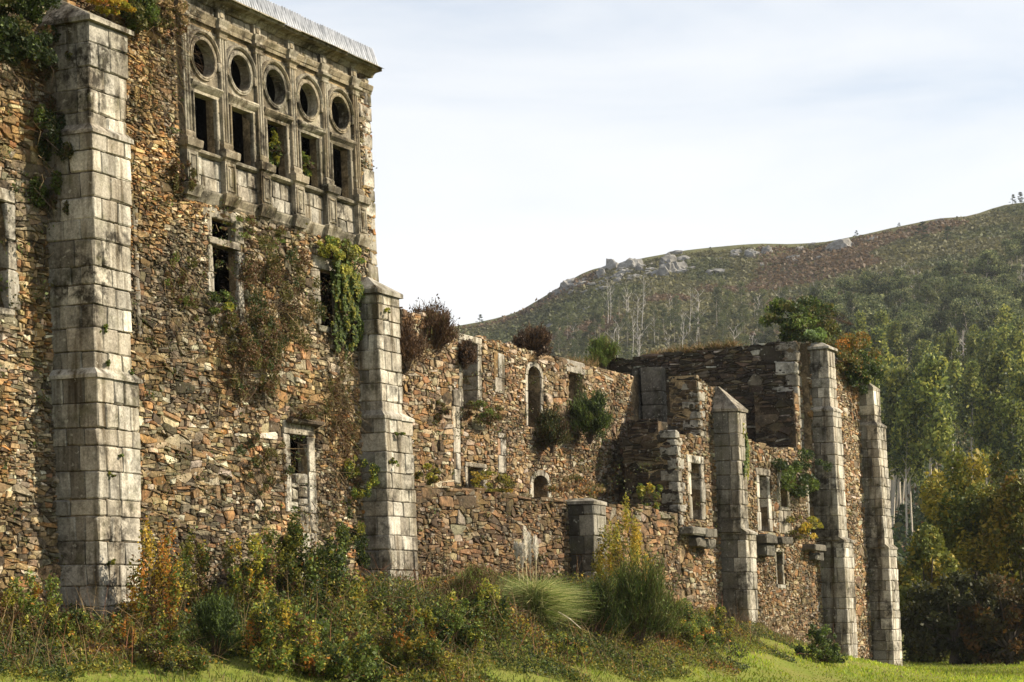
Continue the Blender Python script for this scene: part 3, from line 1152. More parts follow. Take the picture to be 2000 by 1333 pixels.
# the shell behind: end wall, rear wall, upper floor, roof; painted near black to imitate unlit rooms
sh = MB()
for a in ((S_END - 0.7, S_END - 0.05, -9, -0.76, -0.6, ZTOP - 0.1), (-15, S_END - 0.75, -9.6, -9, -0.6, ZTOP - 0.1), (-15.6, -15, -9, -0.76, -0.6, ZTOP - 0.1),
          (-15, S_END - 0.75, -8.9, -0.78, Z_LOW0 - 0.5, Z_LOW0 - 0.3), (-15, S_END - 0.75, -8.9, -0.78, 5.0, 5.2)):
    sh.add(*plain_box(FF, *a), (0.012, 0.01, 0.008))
sh.add(*plain_box(FF, -15, S_END - 0.05, -8.95, -0.78, ZTOP - 0.3, ZTOP - 0.2), (0.012, 0.01, 0.008))  # ceiling slab added to hide the bright underside of the metal roof
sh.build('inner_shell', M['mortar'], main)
roof = MB()
rp = np.array([(-15, -0.45, ZTOP + 0.03), (S_END, -0.45, ZTOP + 0.03), (S_END, -5, ZTOP + 0.9), (-15, -5, ZTOP + 0.9), (S_END, -9.5, ZTOP), (-15, -9.5, ZTOP)])
roof.add(FF.w(rp[:, 0], rp[:, 1], rp[:, 2]), [(0, 1, 2, 3), (3, 2, 4, 5)], (0.4, 0.4, 0.4))
roof_o = roof.build('roof', M['metal'], main)

# ---- gallery
for i, b in enumerate(bays):
    # spandrel plate pierced by the oculus, in four stones
    oc = part('oculus_window', main, FF.w(b, 0, ZO))
    h = BAY / 2 - 0.13
    zt, zb = Z_CAPT + 0.06, Z_LI
    for q in range(4):
        a0 = math.pi / 2 * q
        inn, out = [], []
        for k in range(9):
            t = a0 + math.pi / 2 * k / 8
            ct, st = math.cos(t), math.sin(t)
            inn.append((b + RO * ct, ZO + RO * st))
            m = 1e9
            if abs(ct) > 1e-6: m = min(m, h / abs(ct))
            if st > 1e-6: m = min(m, (zt - ZO) / st)
            if st < -1e-6: m = min(m, (ZO - zb) / -st)
            out.append((b + m * ct, ZO + m * st))
        v = [(x, 0.02, y) for x, y in inn] + [(x, 0.02, y) for x, y in out] + [(x, -0.2, y) for x, y in inn]
        crn = {0: (b + h, zt), 1: (b - h, zt), 2: (b - h, zb), 3: (b + h, zb)}[q]
        # put the rectangle's corner in
        kk = int(np.argmin([(x - crn[0]) ** 2 + (y - crn[1]) ** 2 for x, y in out]))
        v[9 + kk] = (crn[0], 0.02, crn[1])
        v = np.array(v)
        f = [(k, k + 9, k + 10, k + 1) for k in range(8)] + [(k + 18, k, k + 1, k + 19) for k in range(8)]
        MB().add(FF.w(v[:, 0], v[:, 1], v[:, 2]), f, carved_col(1.0)).build('spandrel_stone', M['carved'], oc)
    # ring mouldings: full ring at the eye, archivolt above
    for nm, r0, prof, t0, t1, seg in (('ring_moulding', RO, [(0.0, 0.0), (0.0, 0.05), (0.03, 0.06), (0.05, 0.045), (0.075, 0.05), (0.085, 0.0)], 0, 2 * math.pi, 36),
                                      ('archivolt', RO + 0.125, [(0.0, 0.0), (0.0, 0.055), (0.03, 0.085), (0.06, 0.085), (0.075, 0.05), (0.08, 0.0)], -0.12, math.pi + 0.12, 22)):
        v, f = [], []
        k = len(prof)
        for a in range(seg + 1):
            t = t0 + (t1 - t0) * a / seg
            for dr, w in prof:
                v.append((b + (r0 + dr) * math.cos(t), 0.015 + w + R.gauss(0, 0.003), ZO + (r0 + dr) * math.sin(t)))
        for a in range(seg):
            for j in range(k - 1):
                f.append((a * k + j, a * k + j + 1, (a + 1) * k + j + 1, (a + 1) * k + j))
        v = np.array(v)
        MB().add(FF.w(v[:, 0], v[:, 1], v[:, 2]), f, carved_col(1.08)).build(nm, M['carved'], oc)
    # rectangular light below
    wv = part('gallery_window', main, FF.w(b, 0, Z_SILL))
    for sg in (-1, 1):
        xs = splits(Z_WT - Z_SILL, 0.35, 0.6)
        for a, c in zip(xs[:-1], xs[1:]):
            s_a, s_b = sorted((b + sg * W_HALF, b + sg * (BAY / 2 - 0.1)))
            block(wv, FF, s_a, s_b, -0.2, 0.03, Z_SILL + a, Z_SILL + c, 'jamb', 'carved', carved_col(1.05))
        s_a, s_b = sorted((b + sg * (W_HALF + 0.002), b + sg * (W_HALF + 0.06)))
        MB().add(*box_in(FF, s_a, s_b, 0.0, 0.065, Z_SILL + 0.02, Z_WT, 0.012, 0.003), carved_col(1.1)).build('architrave', M['carved'], wv)
    hw = BAY / 2 - 0.12
    MB().add(*moulding(FF, b - hw, b + hw, [(0.03, Z_WT - 0.01), (0.045, Z_WT + 0.05), (0.06, Z_WT + 0.06), (0.13, Z_LI - 0.06), (0.15, Z_LI - 0.02), (0.14, Z_LI + 0.01), (0.05, Z_LI + 0.04)], d0=-0.2), carved_col(1.05)).build('lintel', M['carved'], wv)
    MB().add(*moulding(FF, b - hw - 0.03, b + hw + 0.03, [(0.05, Z_SILL - 0.09), (0.12, Z_SILL - 0.05), (0.13, Z_SILL), (0.06, Z_SILL + 0.035)], d0=-0.2), carved_col(0.95)).build('sill', M['carved'], wv)
    # dado stones under the light
    za = Z_LOW1
    hz = [0, R.uniform(0.4, 0.6), 1.0]
    for r_ in range(2):
        xs = splits(BAY - 0.3, 0.22, 0.58)
        for a, c in zip(xs[:-1], xs[1:]):
            block(wv, FF, b - BAY / 2 + 0.15 + a, b - BAY / 2 + 0.15 + c, -0.25, 0.02 + R.uniform(-.01, .012), za + (Z_SILL - 0.09 - za) * hz[r_], za + (Z_SILL - 0.09 - za) * hz[r_ + 1], 'dado_stone', 'carved', ashlar_col(0.92))
    MB().add(*moulding(FF, b - hw - 0.03, b + hw + 0.03, [(0.02, Z_LOW0 - 0.03), (0.05, Z_LOW0 + 0.02), (0.06, Z_LOW0 + 0.06), (0.11, Z_LOW1 - 0.06), (0.12, Z_LOW1 - 0.02), (0.03, Z_LOW1 + 0.01)]), carved_col(0.9)).build('string_course', M['carved'], wv)
    # frieze stones
    xs = splits(BAY - 0.28, 0.25, 0.6)
    for a, c in zip(xs[:-1], xs[1:]):
        block(wv, FF, b - BAY / 2 + 0.14 + a, b - BAY / 2 + 0.14 + c, -0.3, 0.015 + R.uniform(-.01, .01), Z_FR0, Z_CO, 'frieze_stone', 'carved', carved_col(1.0))

for i in range(6):
    pc = c0 - BAY / 2 + i * BAY
    pl = part('pilaster', main, FF.w(pc, 0, Z_LOW0))
    k = carved_col
    # corbel moulding, pedestal, cap
    MB().add(*stack(FF, pc, [(Z_LOW0 - 0.07, 0.13, 0.03), (Z_LOW0, 0.17, 0.09), (Z_LOW0 + 0.02, 0.22, 0.13), (Z_LOW0 + 0.07, 0.225, 0.15), (Z_LOW1 - 0.05, 0.26, 0.21), (Z_LOW1, 0.265, 0.22), (Z_LOW1 + 0.02, 0.21, 0.17)]), k(0.92)).build('corbel', M['carved'], pl)
    pd = MB().add(*stack(FF, pc, [(Z_LOW1 + 0.01, 0.185, 0.15), (Z_SILL - 0.06, 0.185, 0.15)]), k(0.9)).build('pedestal', M['carved'], pl)
    z0, z1 = Z_LOW1 + 0.07, Z_SILL - 0.12
    for (sa, sb, a, c) in ((-0.15, -0.105, z0, z1), (0.105, 0.15, z0, z1), (-0.1, 0.1, z0, z0 + 0.045), (-0.1, 0.1, z1 - 0.045, z1)):
        MB().add(*box_in(FF, pc + sa, pc + sb, 0.13, 0.172, a, c, 0.008, 0.002), k(1.05)).build('panel_border', M['carved'], pl)
    MB().add(*box_in(FF, pc - 0.06, pc + 0.06, 0.13, 0.168, z0 + 0.09, z1 - 0.09, 0.012, 0.002), k(1.0)).build('raised_panel', M['carved'], pl)
    MB().add(*stack(FF, pc, [(Z_SILL - 0.07, 0.19, 0.155), (Z_SILL - 0.03, 0.21, 0.18), (Z_SILL, 0.25, 0.225), (Z_CAP - 0.03, 0.265, 0.24), (Z_CAP, 0.26, 0.235), (Z_CAP + 0.01, 0.2, 0.16)]), k(0.95)).build('pedestal_cap', M['carved'], pl)
    MB().add(*stack(FF, pc, [(Z_CAP, 0.18, 0.15), (Z_CAP + 0.05, 0.185, 0.155), (Z_CAP + 0.06, 0.155, 0.125), (Z_BASE, 0.165, 0.135), (Z_BASE + 0.05, 0.135, 0.105)]), k(1.0)).build('base', M['carved'], pl)
    # fluted shaft: three ribs on a plain back
    sf = MB().add(*stack(FF, pc, [(Z_BASE + 0.03, 0.125, 0.06), (Z_CAPT + 0.02, 0.115, 0.055)]), k(0.95)).build('shaft', M['carved'], pl)
    for q in (-1, 0, 1):
        MB().add(*box_in(FF, pc + q * 0.085 - 0.03, pc + q * 0.085 + 0.03, 0.04, 0.095, Z_BASE + 0.05, Z_CAPT, 0.012, 0.002), k(1.05)).build('rib', M['carved'], pl)
    MB().add(*stack(FF, pc, [(Z_CAPT - 0.02, 0.13, 0.1), (Z_CAPT, 0.145, 0.115), (Z_CAPT + 0.03, 0.145, 0.115), (Z_CAPT + 0.04, 0.13, 0.1), (Z_CAPT + 0.09, 0.14, 0.12), (Z_ARCH - 0.05, 0.18, 0.17), (Z_ARCH, 0.19, 0.18), (Z_ARCH + 0.01, 0.15, 0.12)]), k(1.05)).build('capital', M['carved'], pl)
    MB().add(*stack(FF, pc, [(Z_ARCH, 0.14, 0.11), (Z_ARCH + 0.08, 0.14, 0.11), (Z_FR0 - 0.04, 0.17, 0.15), (Z_FR0, 0.18, 0.16), (Z_FR0 + 0.01, 0.12, 0.08), (Z_CO - 0.01, 0.12, 0.08)]), k(1.0)).build('entablature_block', M['carved'], pl)
    MB().add(*box_in(FF, pc - 0.06, pc + 0.06, 0.06, 0.1, Z_FR0 + 0.05, Z_CO - 0.05, 0.01, 0.002), k(1.1)).build('raised_square', M['carved'], pl)
    # consoles half way up the shaft
    for sg in (-1, 1):
        if (i == 0 and sg < 0) or (i == 5 and sg > 0): continue
        MB().add(*box_in(FF, pc + sg * 0.15 - 0.035, pc + sg * 0.15 + 0.035, 0.02, 0.1, ZO - 0.16, ZO + 0.02, 0.012, 0.003), k(1.0)).build('console', M['carved'], pl)
MB().add(*moulding(FF, G_L + 0.05, S_END + 0.03, [(0.04, Z_ARCH + 0.0), (0.045, Z_ARCH + 0.07), (0.06, Z_ARCH + 0.075), (0.1, Z_FR0 - 0.03), (0.1, Z_FR0), (0.03, Z_FR0 + 0.01)]), carved_col(1.0)).build('architrave_course', M['carved'], main)
xs = [G_L - 0.1] + [c0 - BAY / 2 + q * BAY * 0.5 + R.uniform(-.1, .1) for q in range(1, 11)] + [S_END + 0.1]
for a, b in zip(xs[:-1], xs[1:]):
    dz = R.gauss(0, 0.008)
    MB().add(*moulding(FF, a + 0.004, b - 0.004, [(0.04, Z_CO - 0.01 + dz), (0.08, Z_CO + 0.04 + dz), (0.1, Z_CO + 0.05 + dz), (0.13, Z_CO + 0.09 + dz), (0.3, Z_CO + 0.11 + dz), (0.31, Z_CO + 0.16 + dz), (0.34, Z_CO + 0.18 + dz), (0.38, ZTOP - 0.03 + dz), (0.36, ZTOP + dz), (0.0, ZTOP + 0.02 + dz)], d0=-0.5), carved_col(0.95)).build('cornice_stone', M['carved'], main)
# corrugated metal edge, in sheets with lapped joints
zA, zB = ZTOP + 0.015, FF.sz(617, 52)[1]
sheet = 0.82
s = G_L - 0.3
while s < S_END - 0.25:
    e = min(s + sheet, S_END - 0.06)
    xs = np.arange(s, e + 1e-6, 0.0125)
    wv_ = 0.018 * np.sin(xs * 2 * math.pi / 0.1)
    lift = R.uniform(0, 0.012)
    dzt = R.gauss(0, 0.008)
    v = np.concatenate([np.stack([xs, 0.3 + wv_ + lift, np.full_like(xs, zA)], -1), np.stack([xs, 0.16 + wv_ + lift, np.full_like(xs, zB + dzt) + 0.012 * np.sin(xs * 2 * math.pi / 0.1)], -1)])
    k = len(xs)
    v2 = np.concatenate([v, v - np.array([0, 0.004, 0])])
    f = [(i, i + 1, k + i + 1, k + i) for i in range(k - 1)] + [(2 * k + i, 3 * k + i, 3 * k + i + 1, 2 * k + i + 1) for i in range(k - 1)]
    f += [(k + i, k + i + 1, 3 * k + i + 1, 3 * k + i) for i in range(k - 1)]
    MB().add(FF.w(v2[:, 0], v2[:, 1], v2[:, 2]), f, (0.5, 0.5, 0.5)).build('corrugated_sheet', M['metal'], main, smooth=True)
    s += sheet - 0.04

# ---- windows of the rubble wall
wt = part('transom_window', main, FF.w(win_t[0], 0, win_tl[2]))
s0, s1 = win_tl[0], win_tl[1]
zt0, zt1 = win_tl[3] - 0.01, win_t[2] + 0.01
block(wt, FF, s0 - 0.15, s1 + 0.12, -0.2, 0.06, zt0, zt1, 'transom', 'ashlar', ashlar_col(1.05), jit=0.012)
for lo, hi, nm in ((win_tl[2] - 0.55, zt0, 'jamb'), (zt1, win_t[3] + 0.25, 'jamb')):
    xs = splits(hi - lo, 0.45, 0.75)
    for a, b in zip(xs[:-1], xs[1:]):
        block(wt, FF, s0 - 0.2 * R.uniform(.7, 1.2), s0 + 0.005, -0.2, 0.02, lo + a, lo + b, nm, 'ashlar', ashlar_col(0.95))
        block(wt, FF, s1 - 0.005, s1 + 0.26 * R.uniform(.8, 1.3), -0.2, 0.025, lo + a, lo + b, nm, 'ashlar', ashlar_col(1.05))
block(wt, FF, s0 - 0.3, s1 + 0.35, -0.2, 0.03, win_t[3], win_t[3] + 0.22, 'lintel', 'ashlar', ashlar_col(0.9))
block(wt, FF, s0 + 0.01, s1 - 0.01, -0.2, 0.0, win_tl[2] - 0.55, win_tl[2] - 0.3, 'infill_stone', 'ashlar', ashlar_col(0.8))
block(wt, FF, s0 + 0.01, s1 - 0.01, -0.2, -0.01, win_tl[2] - 0.3, win_tl[2], 'sill', 'ashlar', ashlar_col(0.85))
framed_window(main, FF, *win_i, jw=0.3, lw=0.3, colk=0.9, name='ivy_window', depth=0.22)
framed_window(main, FF, *win_l, jw=0.2, lw=0.25, colk=0.95, depth=0.3)
lw_ = framed_window(main, FF, *win_d, jw=0.2, lw=0.3, colk=1.2, sill=False, bl=(0.6, 1.1), name='walled_up_window', depth=0.27)
zi = FF.sz(585, 925)[1]
for (a, b, za, zb, dd) in ((0.38, 1.0, 0.72, 1.0, -0.02), (0.0, 0.55, 0.3, 0.62, -0.06), (0.55, 1.0, 0.4, 0.7, -0.03), (0.1, 0.6, 0.63, 0.75, -0.05), (0.55, 1.0, 0.2, 0.38, -0.04), (0, 0.5, 0.12, 0.28, -0.05), (0.5, 1.0, 0.0, 0.18, -0.03), (0, 0.48, 0.0, 0.11, -0.05)):
    w_ = win_d[1] - win_d[0]
    hz = zi - win_d[2]
    block(lw_, FF, win_d[0] + a * w_, win_d[0] + b * w_, -0.26, dd, win_d[2] + za * hz, win_d[2] + zb * hz, 'infill_stone', 'ashlar', ashlar_col(1.15), c=0.03, jit=0.012)
z = win_d[2]
for q in range(4):
    h = R.uniform(0.32, 0.5)
    block(lw_, FF, win_d[1] - 0.52 + R.uniform(-.1, .1), win_d[1] - 0.06, -0.3, 0.03, z - h, z, 'lower_jamb_stone', 'ashlar', ashlar_col(1.2), c=0.025, jit=0.01)
    block(lw_, FF, win_d[1] - 0.06, win_d[1] + 0.2 + R.uniform(-.06, .06), -0.3, 0.035, z - h, z, 'lower_jamb_stone', 'ashlar', ashlar_col(1.2), c=0.025, jit=0.01)
    z -= h
hd = rect(FF, 563, 630, 820, 831, 0.1)
block(main, FF, hd[0], hd[1], -0.2, 0.2, hd[2], hd[3], 'hood_ledge', 'rubble_dark', (0.12, 0.09, 0.06), c=0.03, jit=0.012)
# narrow blocked jamb beside the first buttress
jb = part('blocked_doorway', main, FF.w(FF.sz(265, 500)[0], 0, 6))
r_ = rect(FF, 262, 270, 430, 660)
z = r_[2]
while z < r_[3]:
    h = R.uniform(0.3, 0.55)
    block(jb, FF, r_[0], r_[1] + R.uniform(-.02, .05), -0.2, 0.03, z, z + h, 'jamb', 'ashlar', ashlar_col(0.95))
    z += h

# ---- two buttresses of the main building
secs = [(0.2, None, None, None)]
zA, fA = foot(FF, 1242, B1S, 194, 277)
zB_, fB = foot(FF, 731, B1S, 189.5, 274)
zC, fC = foot(FF, 715, B1S + 0.06, 185, 257.5)
zD, fD = foot(FF, 252, B1S + 0.06, 180.5, 256)
zE, fE = foot(FF, 236, B1S + 0.12, 175.5, 248)
zF, fF_ = foot(FF, 40, B1S + 0.12, 175, 251)
buttress(main, FF, [(zA - 0.7, zB_, fA, fB), (zB_, zD, fC, fD), (zD, zF, fE, fF_)], course=(0.34, 0.47), cap=(0.07, 0.62, 0.4, 0.1), side_shade=0.62, colk=1.06)
zA, fA = foot(FF, 1172, B2S, 766, 821)
zB_, fB = foot(FF, 812, B2S, 750, 806)
zC, fC = foot(FF, 800, B2S + 0.03, 745, 788)
zD, fD = foot(FF, 572, B2S + 0.03, 737, 780)
buttress(main, FF, [(zA - 0.8, zB_, fA, fB), (zB_, zD, fC, fD)], course=(0.33, 0.46), cap=(0.07, 0.42, 0.35, 0.3), side_shade=0.62, colk=1.06)

# ================================================================== LOW FRONT WALL WITH PIER
lowt = thing('courtyard_wall', 'low rubble wall closing the courtyard between the two tall blocks, with a stub pier', 'wall', tuple(FRONT.w(12, 0, 1)))
Z_LOWTOP = FF.sz(955, 962)[1]
S_PIER = FF.sz(1108, 1020)[0]
S_WING = FF.sz(1323, 930)[0]
ltop = lambda s: Z_LOWTOP + 0.08 * float(vnoise(s * 0.8, 0.3, 5)) - 0.05
lw1 = part('front_face', lowt, FF.w(12, 0, 1))
core(lw1, FF, S_END + 0.02, S_WING, -0.4, lambda s: ltop(s) - 0.03, 0.8, (), zmax=Z_LOWTOP + 0.1, step=0.25, col=(0.1, 0.075, 0.05))
far_sizes = 0.02
s_m = FF.sz(1000, 1000)[0]
rubble(lw1, frontmap, S_END + 0.5, S_WING - 0.02, 0.6, Z_LOWTOP + 0.2, PAL_BROWN, M['rubble'], (), top=ltop, sizes=far_sizes, keep=300, proud=(0.0, 0.055), gap=0.010, stretch=1.25,
       colf=lambda c, a, b: tuple(x * (1.0 if a < S_PIER else 1.25) for x in c))
# coping stones
s = S_END + 1.6
while s < S_WING - 0.6:
    w_ = R.uniform(0.35, 0.8)
    if R.random() < 0.8:
        block(lw1, FF, s, s + w_, -0.6 - R.uniform(0, .15), 0.04 + R.uniform(-.02, .03), ltop(s) - 0.01, ltop(s) + R.uniform(0.06, 0.13), 'coping_stone', 'rubble', pick(PAL_BROWN), c=0.03, jit=0.02)
    s += w_ + 0.02
zA, fA = foot(FF, 1165, S_PIER, 1162, 1188)
zB_, fB = foot(FF, 985, S_PIER, 1159, 1184)
buttress(lowt, FF, [(zA - 0.6, zB_, fA, fB)], course=(0.36, 0.55), cap=(0.02, 0.18, 0.5, 0.7), colk=0.5, name='pier', side_shade=0.3)
# earth filling behind the low wall
eb = MB()
xs_, ys_ = np.linspace(S_END + 0.1, 41, 40), np.linspace(-0.75, -6.6, 12)
vv = np.array([(s, d, 3.75 + 0.3 * float(vnoise(s * .5, d * .7, 8)) + 0.06 * (-d)) for d in ys_ for s in xs_])
wv2 = FRONT.w(vv[:, 0], vv[:, 1] , vv[:, 2])
eb.add(wv2, [(j * 40 + i, (j + 1) * 40 + i, (j + 1) * 40 + i + 1, j * 40 + i + 1) for j in range(11) for i in range(39)], (0.09, 0.085, 0.035))
tag(eb.build('courtyard_ground', M['mortar']), 'overgrown earth of the courtyard behind the low wall', None, None, 'structure')

# ================================================================== REAR WALL OF THE COURTYARD
back = thing('rear_wall', 'sunlit rubble wall with pointed arch openings at the rear of the courtyard', 'wall', tuple(BACK.w(27, 0, 3.5)))
bw = part('wall_face', back, BACK.w(27, 0, 3.5))
BK = BACK
Z_BT = BK.sz(1000, 676)[1]
b_w1 = rect(BK, 904, 933, 669, 800)
b_a1 = rect(BK, 1031, 1056, 735, 835)
b_ad = rect(BK, 1042, 1070, 944, 985)
b_sq = rect(BK, 914, 944, 914, 958)
b_gap = rect(BK, 1112, 1140, 730, 800)
S_BR = BK.sz(1236, 800)[0]
btop = lambda s: Z_BT + 0.12 * float(vnoise(s * 0.5, 1.3, 6)) + 0.07 * float(vnoise(s * 2.1, 4.3, 7)) + (0.3 if s < b_w1[0] - 1 else 0) - (0.0 if s < b_gap[0] else 0.12)
bh = [('rect', *b_w1), ('rect', b_a1[0], b_a1[1], b_a1[2], b_a1[3]), ('rect', *b_ad), ('rect', *b_sq), ('rect', b_gap[0], b_gap[1], b_gap[2], b_gap[3])]
c_a1, h_a1 = (b_a1[0] + b_a1[1]) / 2, (b_a1[1] - b_a1[0]) / 2
c_ad, h_ad = (b_ad[0] + b_ad[1]) / 2, (b_ad[1] - b_ad[0]) / 2
z_top1 = BK.sz(1043, 716)[1]
z_topd = BK.sz(1056, 929)[1]
for q in np.linspace(0.15, 0.9, 5):
    hw = math.sqrt(1 - q * q)
    bh.append(('rect', c_a1 - h_a1 * hw, c_a1 + h_a1 * hw, b_a1[3] - 0.02, b_a1[3] + (z_top1 - b_a1[3]) * q))
    bh.append(('rect', c_ad - h_ad * hw, c_ad + h_ad * hw, b_ad[3] - 0.02, b_ad[3] + (z_topd - b_ad[3]) * q))
core(bw, BK, 11.5, S_BR + 2, 2.5, lambda s: btop(s) - 0.04, 0.85, bh, zmax=Z_BT + 0.3, step=0.25)
bx = [grow(b_w1, 0.3, 0.22, 0.1, 0.22), (b_a1[0] - 0.2, b_a1[1] + 0.2, b_a1[2], z_top1 + 0.12), (b_ad[0] - 0.22, b_ad[1] + 0.22, b_ad[2], z_topd + 0.14), grow(b_sq, 0.22, 0.16, 0.1, 0.16), grow(b_gap, 0.02, 0.02, 0, 0.18)]
# cut the arch tops of the stone field with narrower steps so that stones reach the curve
bx[1] = (b_a1[0] - 0.18, b_a1[1] + 0.18, b_a1[2], b_a1[3] + 0.3)
bx[2] = (b_ad[0] - 0.2, b_ad[1] + 0.2, b_ad[2], b_ad[3] + 0.15)
bx.append((c_a1 - h_a1 * 0.75 - 0.1, c_a1 + h_a1 * 0.75 + 0.1, b_a1[3], z_top1 + 0.12))
bx.append((c_ad - h_ad * 0.7 - 0.1, c_ad + h_ad * 0.7 + 0.1, b_ad[3], z_topd + 0.12))
backmap = lambda a, b, w: BACK.w(a, w, b)
strips = []
for (u0, u1, v0, v1) in ((885, 898, 762, 945), (965, 984, 686, 768), (972, 987, 846, 925)):
    strips.append(rect(BK, u0, u1, v0, v1))
S_BV = BK.sz(785, 800)[0]
rubble(bw, backmap, S_BV, S_BR, 4.2, Z_BT + 0.8, PAL_PINK, M['rubble'], bx + strips, top=btop, sizes=far_sizes, keep=300, proud=(0.0, 0.05), gap=0.010,
       colf=lambda c, a, b: tuple(x * (1 + 0.22 * float(vnoise(a * .4, b * .5, 31))) for x in c))
for r_ in strips:
    z = r_[2]
    n = 0
    while z < r_[3] - 0.1:
        h = R.uniform(0.4, 0.8)
        w_ = (r_[1] - r_[0]) * (1.0 if n % 2 == 0 else 0.6)
        block(bw, BK, r_[1] - w_, r_[1], -0.1, 0.035, z, min(z + h, r_[3]), 'ashlar_block', 'ashlar', ashlar_col(1.05))
        if w_ < r_[1] - r_[0] - 0.02:
            block(bw, BK, r_[0], r_[1] - w_, -0.1, 0.01, z, min(z + h, r_[3]), 'stone', 'rubble', pick(PAL_PINK), c=0.02, jit=0.012)
        z += h
        n += 1
framed_window(back, BK, *b_w1, jw=0.22, lw=0.2, colk=1.05, sill=False, depth=0.7)
framed_window(back, BK, *b_sq, jw=0.18, lw=0.15, colk=1.1, sill=False, depth=0.7)
arch_window(back, BK, c_a1, h_a1, b_a1[2], b_a1[3], z_top1 - b_a1[3], ring=0.16, depth=0.7)
arch_window(back, BK, c_ad, h_ad, b_ad[2], b_ad[3], z_topd - b_ad[3], ring=0.19, depth=0.7, name='arched_doorway')
gp = part('broken_opening', back, BK.w(b_gap[0], 0, b_gap[2]))
block(gp, BK, b_gap[0] - 0.25, b_gap[1] + 0.1, -0.75, 0.03, b_gap[3], b_gap[3] + 0.42, 'lintel', 'ashlar', ashlar_col(0.8))
for q in range(2):
    zz = b_gap[2] + 0.35 + q * 0.5
    v, f = tube(BK.w([b_gap[0] - 0.1, b_gap[1] + 0.1], [-0.4 - q * .2] * 2, [zz + 0.1, zz]), [0.045, 0.04], 6)
    MB().add(v, f, (0.16, 0.13, 0.1)).build('beam', M['bark'], gp)
# second wall of the roofless range behind, added so that the openings stay dark
b2 = MB().add(*plain_box(BK, 12, S_BR + 4, -3.3, -2.6, 2.5, Z_BT - 0.9), (0.2, 0.15, 0.1))
b2.add(*plain_box(BK, 24, S_BR + 2, -2.62, -0.8, Z_BT - 1.15, Z_BT - 0.95), (0.2, 0.15, 0.1))
b2.build('range_behind', M['mortar'], back)

# ================================================================== RUINED WING ON THE RIGHT
wing = thing('ruined_wing', 'roofless stone wing with blackened cross walls and three tall buttresses at the right end', 'ruin', tuple(FRONT.w(S_WING, 0, 0)))
wf = part('front_wall', wing, FF.w(S_WING, 0, 0))
S_HI = FF.sz(1364, 800)[0]
B3S = FF.sz(1394, 880)[0]
B4S = FF.sz(1590, 900)[0]
B5S = FF.sz(1690, 1050)[0]
S_C = B4S
S_E = B5S + 1.3
Z_W1, Z_W2, Z_W3, Z_W4 = FF.sz(1340, 850)[1], FF.sz(1380, 742)[1], FF.sz(1520, 877)[1], FF.sz(1600, 672)[1]
S_W2E = FF.sz(1424, 760)[0]


def wtop(s):
    n_ = 0.1 * float(vnoise(s * 0.9, 2.2, 9)) + 0.06 * float(vnoise(s * 3.1, 1.2, 10))
    if s < S_HI: return Z_W1 + n_
    if s < S_W2E: return Z_W2 - 0.12 * (s - S_HI) + n_
    if s < S_C - 0.05: return Z_W3 + n_ * 0.6
    return Z_W4 - 0.09 * (s - S_C) + n_


w_1 = rect(FF, 1351, 1369, 906, 1015)
w_2 = rect(FF, 1484, 1500, 930, 1038)
w_3 = rect(FF, 1523.5, 1537, 937, 990)
w_4 = rect(FF, 1581, 1596, 957, 1045)
w_5 = rect(FF, 1517, 1529, 1079, 1142)
wh = [w_1, w_2, w_3, w_4, w_5]
core(wf, FF, S_WING, S_E, -1.6, lambda s: wtop(s) - 0.04, 0.95, [('rect', *h) for h in wh], zmax=Z_W2 + 3, step=0.28)
wex = [grow(w_1, 0.3, 0.26, 0.02, 0.3), grow(w_2, 0.3, 0.32, 0.02, 0.25), grow(w_3, 0.3, 0.3, 0.95, 0.22), grow(w_4, 0.25, 0.3, 0.02, 0.2), grow(w_5, 0.16, 0.16, 0.08, 0.15)]
wing_sizes = 0.02
rubble(wf, frontmap, S_WING + 0.02, S_E, -0.9, Z_W4 + 0.3, PAL_PINK, M['rubble'], wex, top=wtop, sizes=wing_sizes, keep=300, proud=(0.0, 0.05), gap=0.011,
       colf=lambda c, a, b: tuple(x * (0.82 + 0.2 * float(vnoise(a * .4, b * .4, 33))) for x in c) if a < S_C else tuple(x * 1.1 for x in c))
for h_ in wh[:4]:
    framed_window(wing, FF, *h_, jw=0.26, lw=0.25, colk=1.05, sill=h_ is w_3, depth=0.85)
framed_window(wing, FF, *w_5, jw=0.14, lw=0.13, colk=0.95, depth=0.8, bl=(0.5, 0.9))
wb = part('window_apron', wing, FF.w(w_3[0], 0, w_3[2]))
z = w_3[2] - 0.14
for q in range(2):
    h = 0.4
    for a, b in ((-0.28, 0.18), (0.18, w_3[1] - w_3[0] + 0.28)):
        block(wb, FF, w_3[0] + a, w_3[0] + b, -0.3, 0.02, z - h, z, 'apron_stone', 'ashlar', ashlar_col(1.0))
    z -= h
# pale dressed piers between the two neighbouring windows
z = w_2[2]
while z < w_2[3]:
    h = R.uniform(0.35, 0.6)
    m_ = (w_2[1] + w_3[0]) / 2
    block(wb, FF, m_ - 0.2 * R.uniform(0.6, 1.2), m_ + 0.2 * R.uniform(0.6, 1.2), -0.2, 0.015, z, z + h, 'ashlar_block', 'ashlar', ashlar_col(0.95))
    z += h
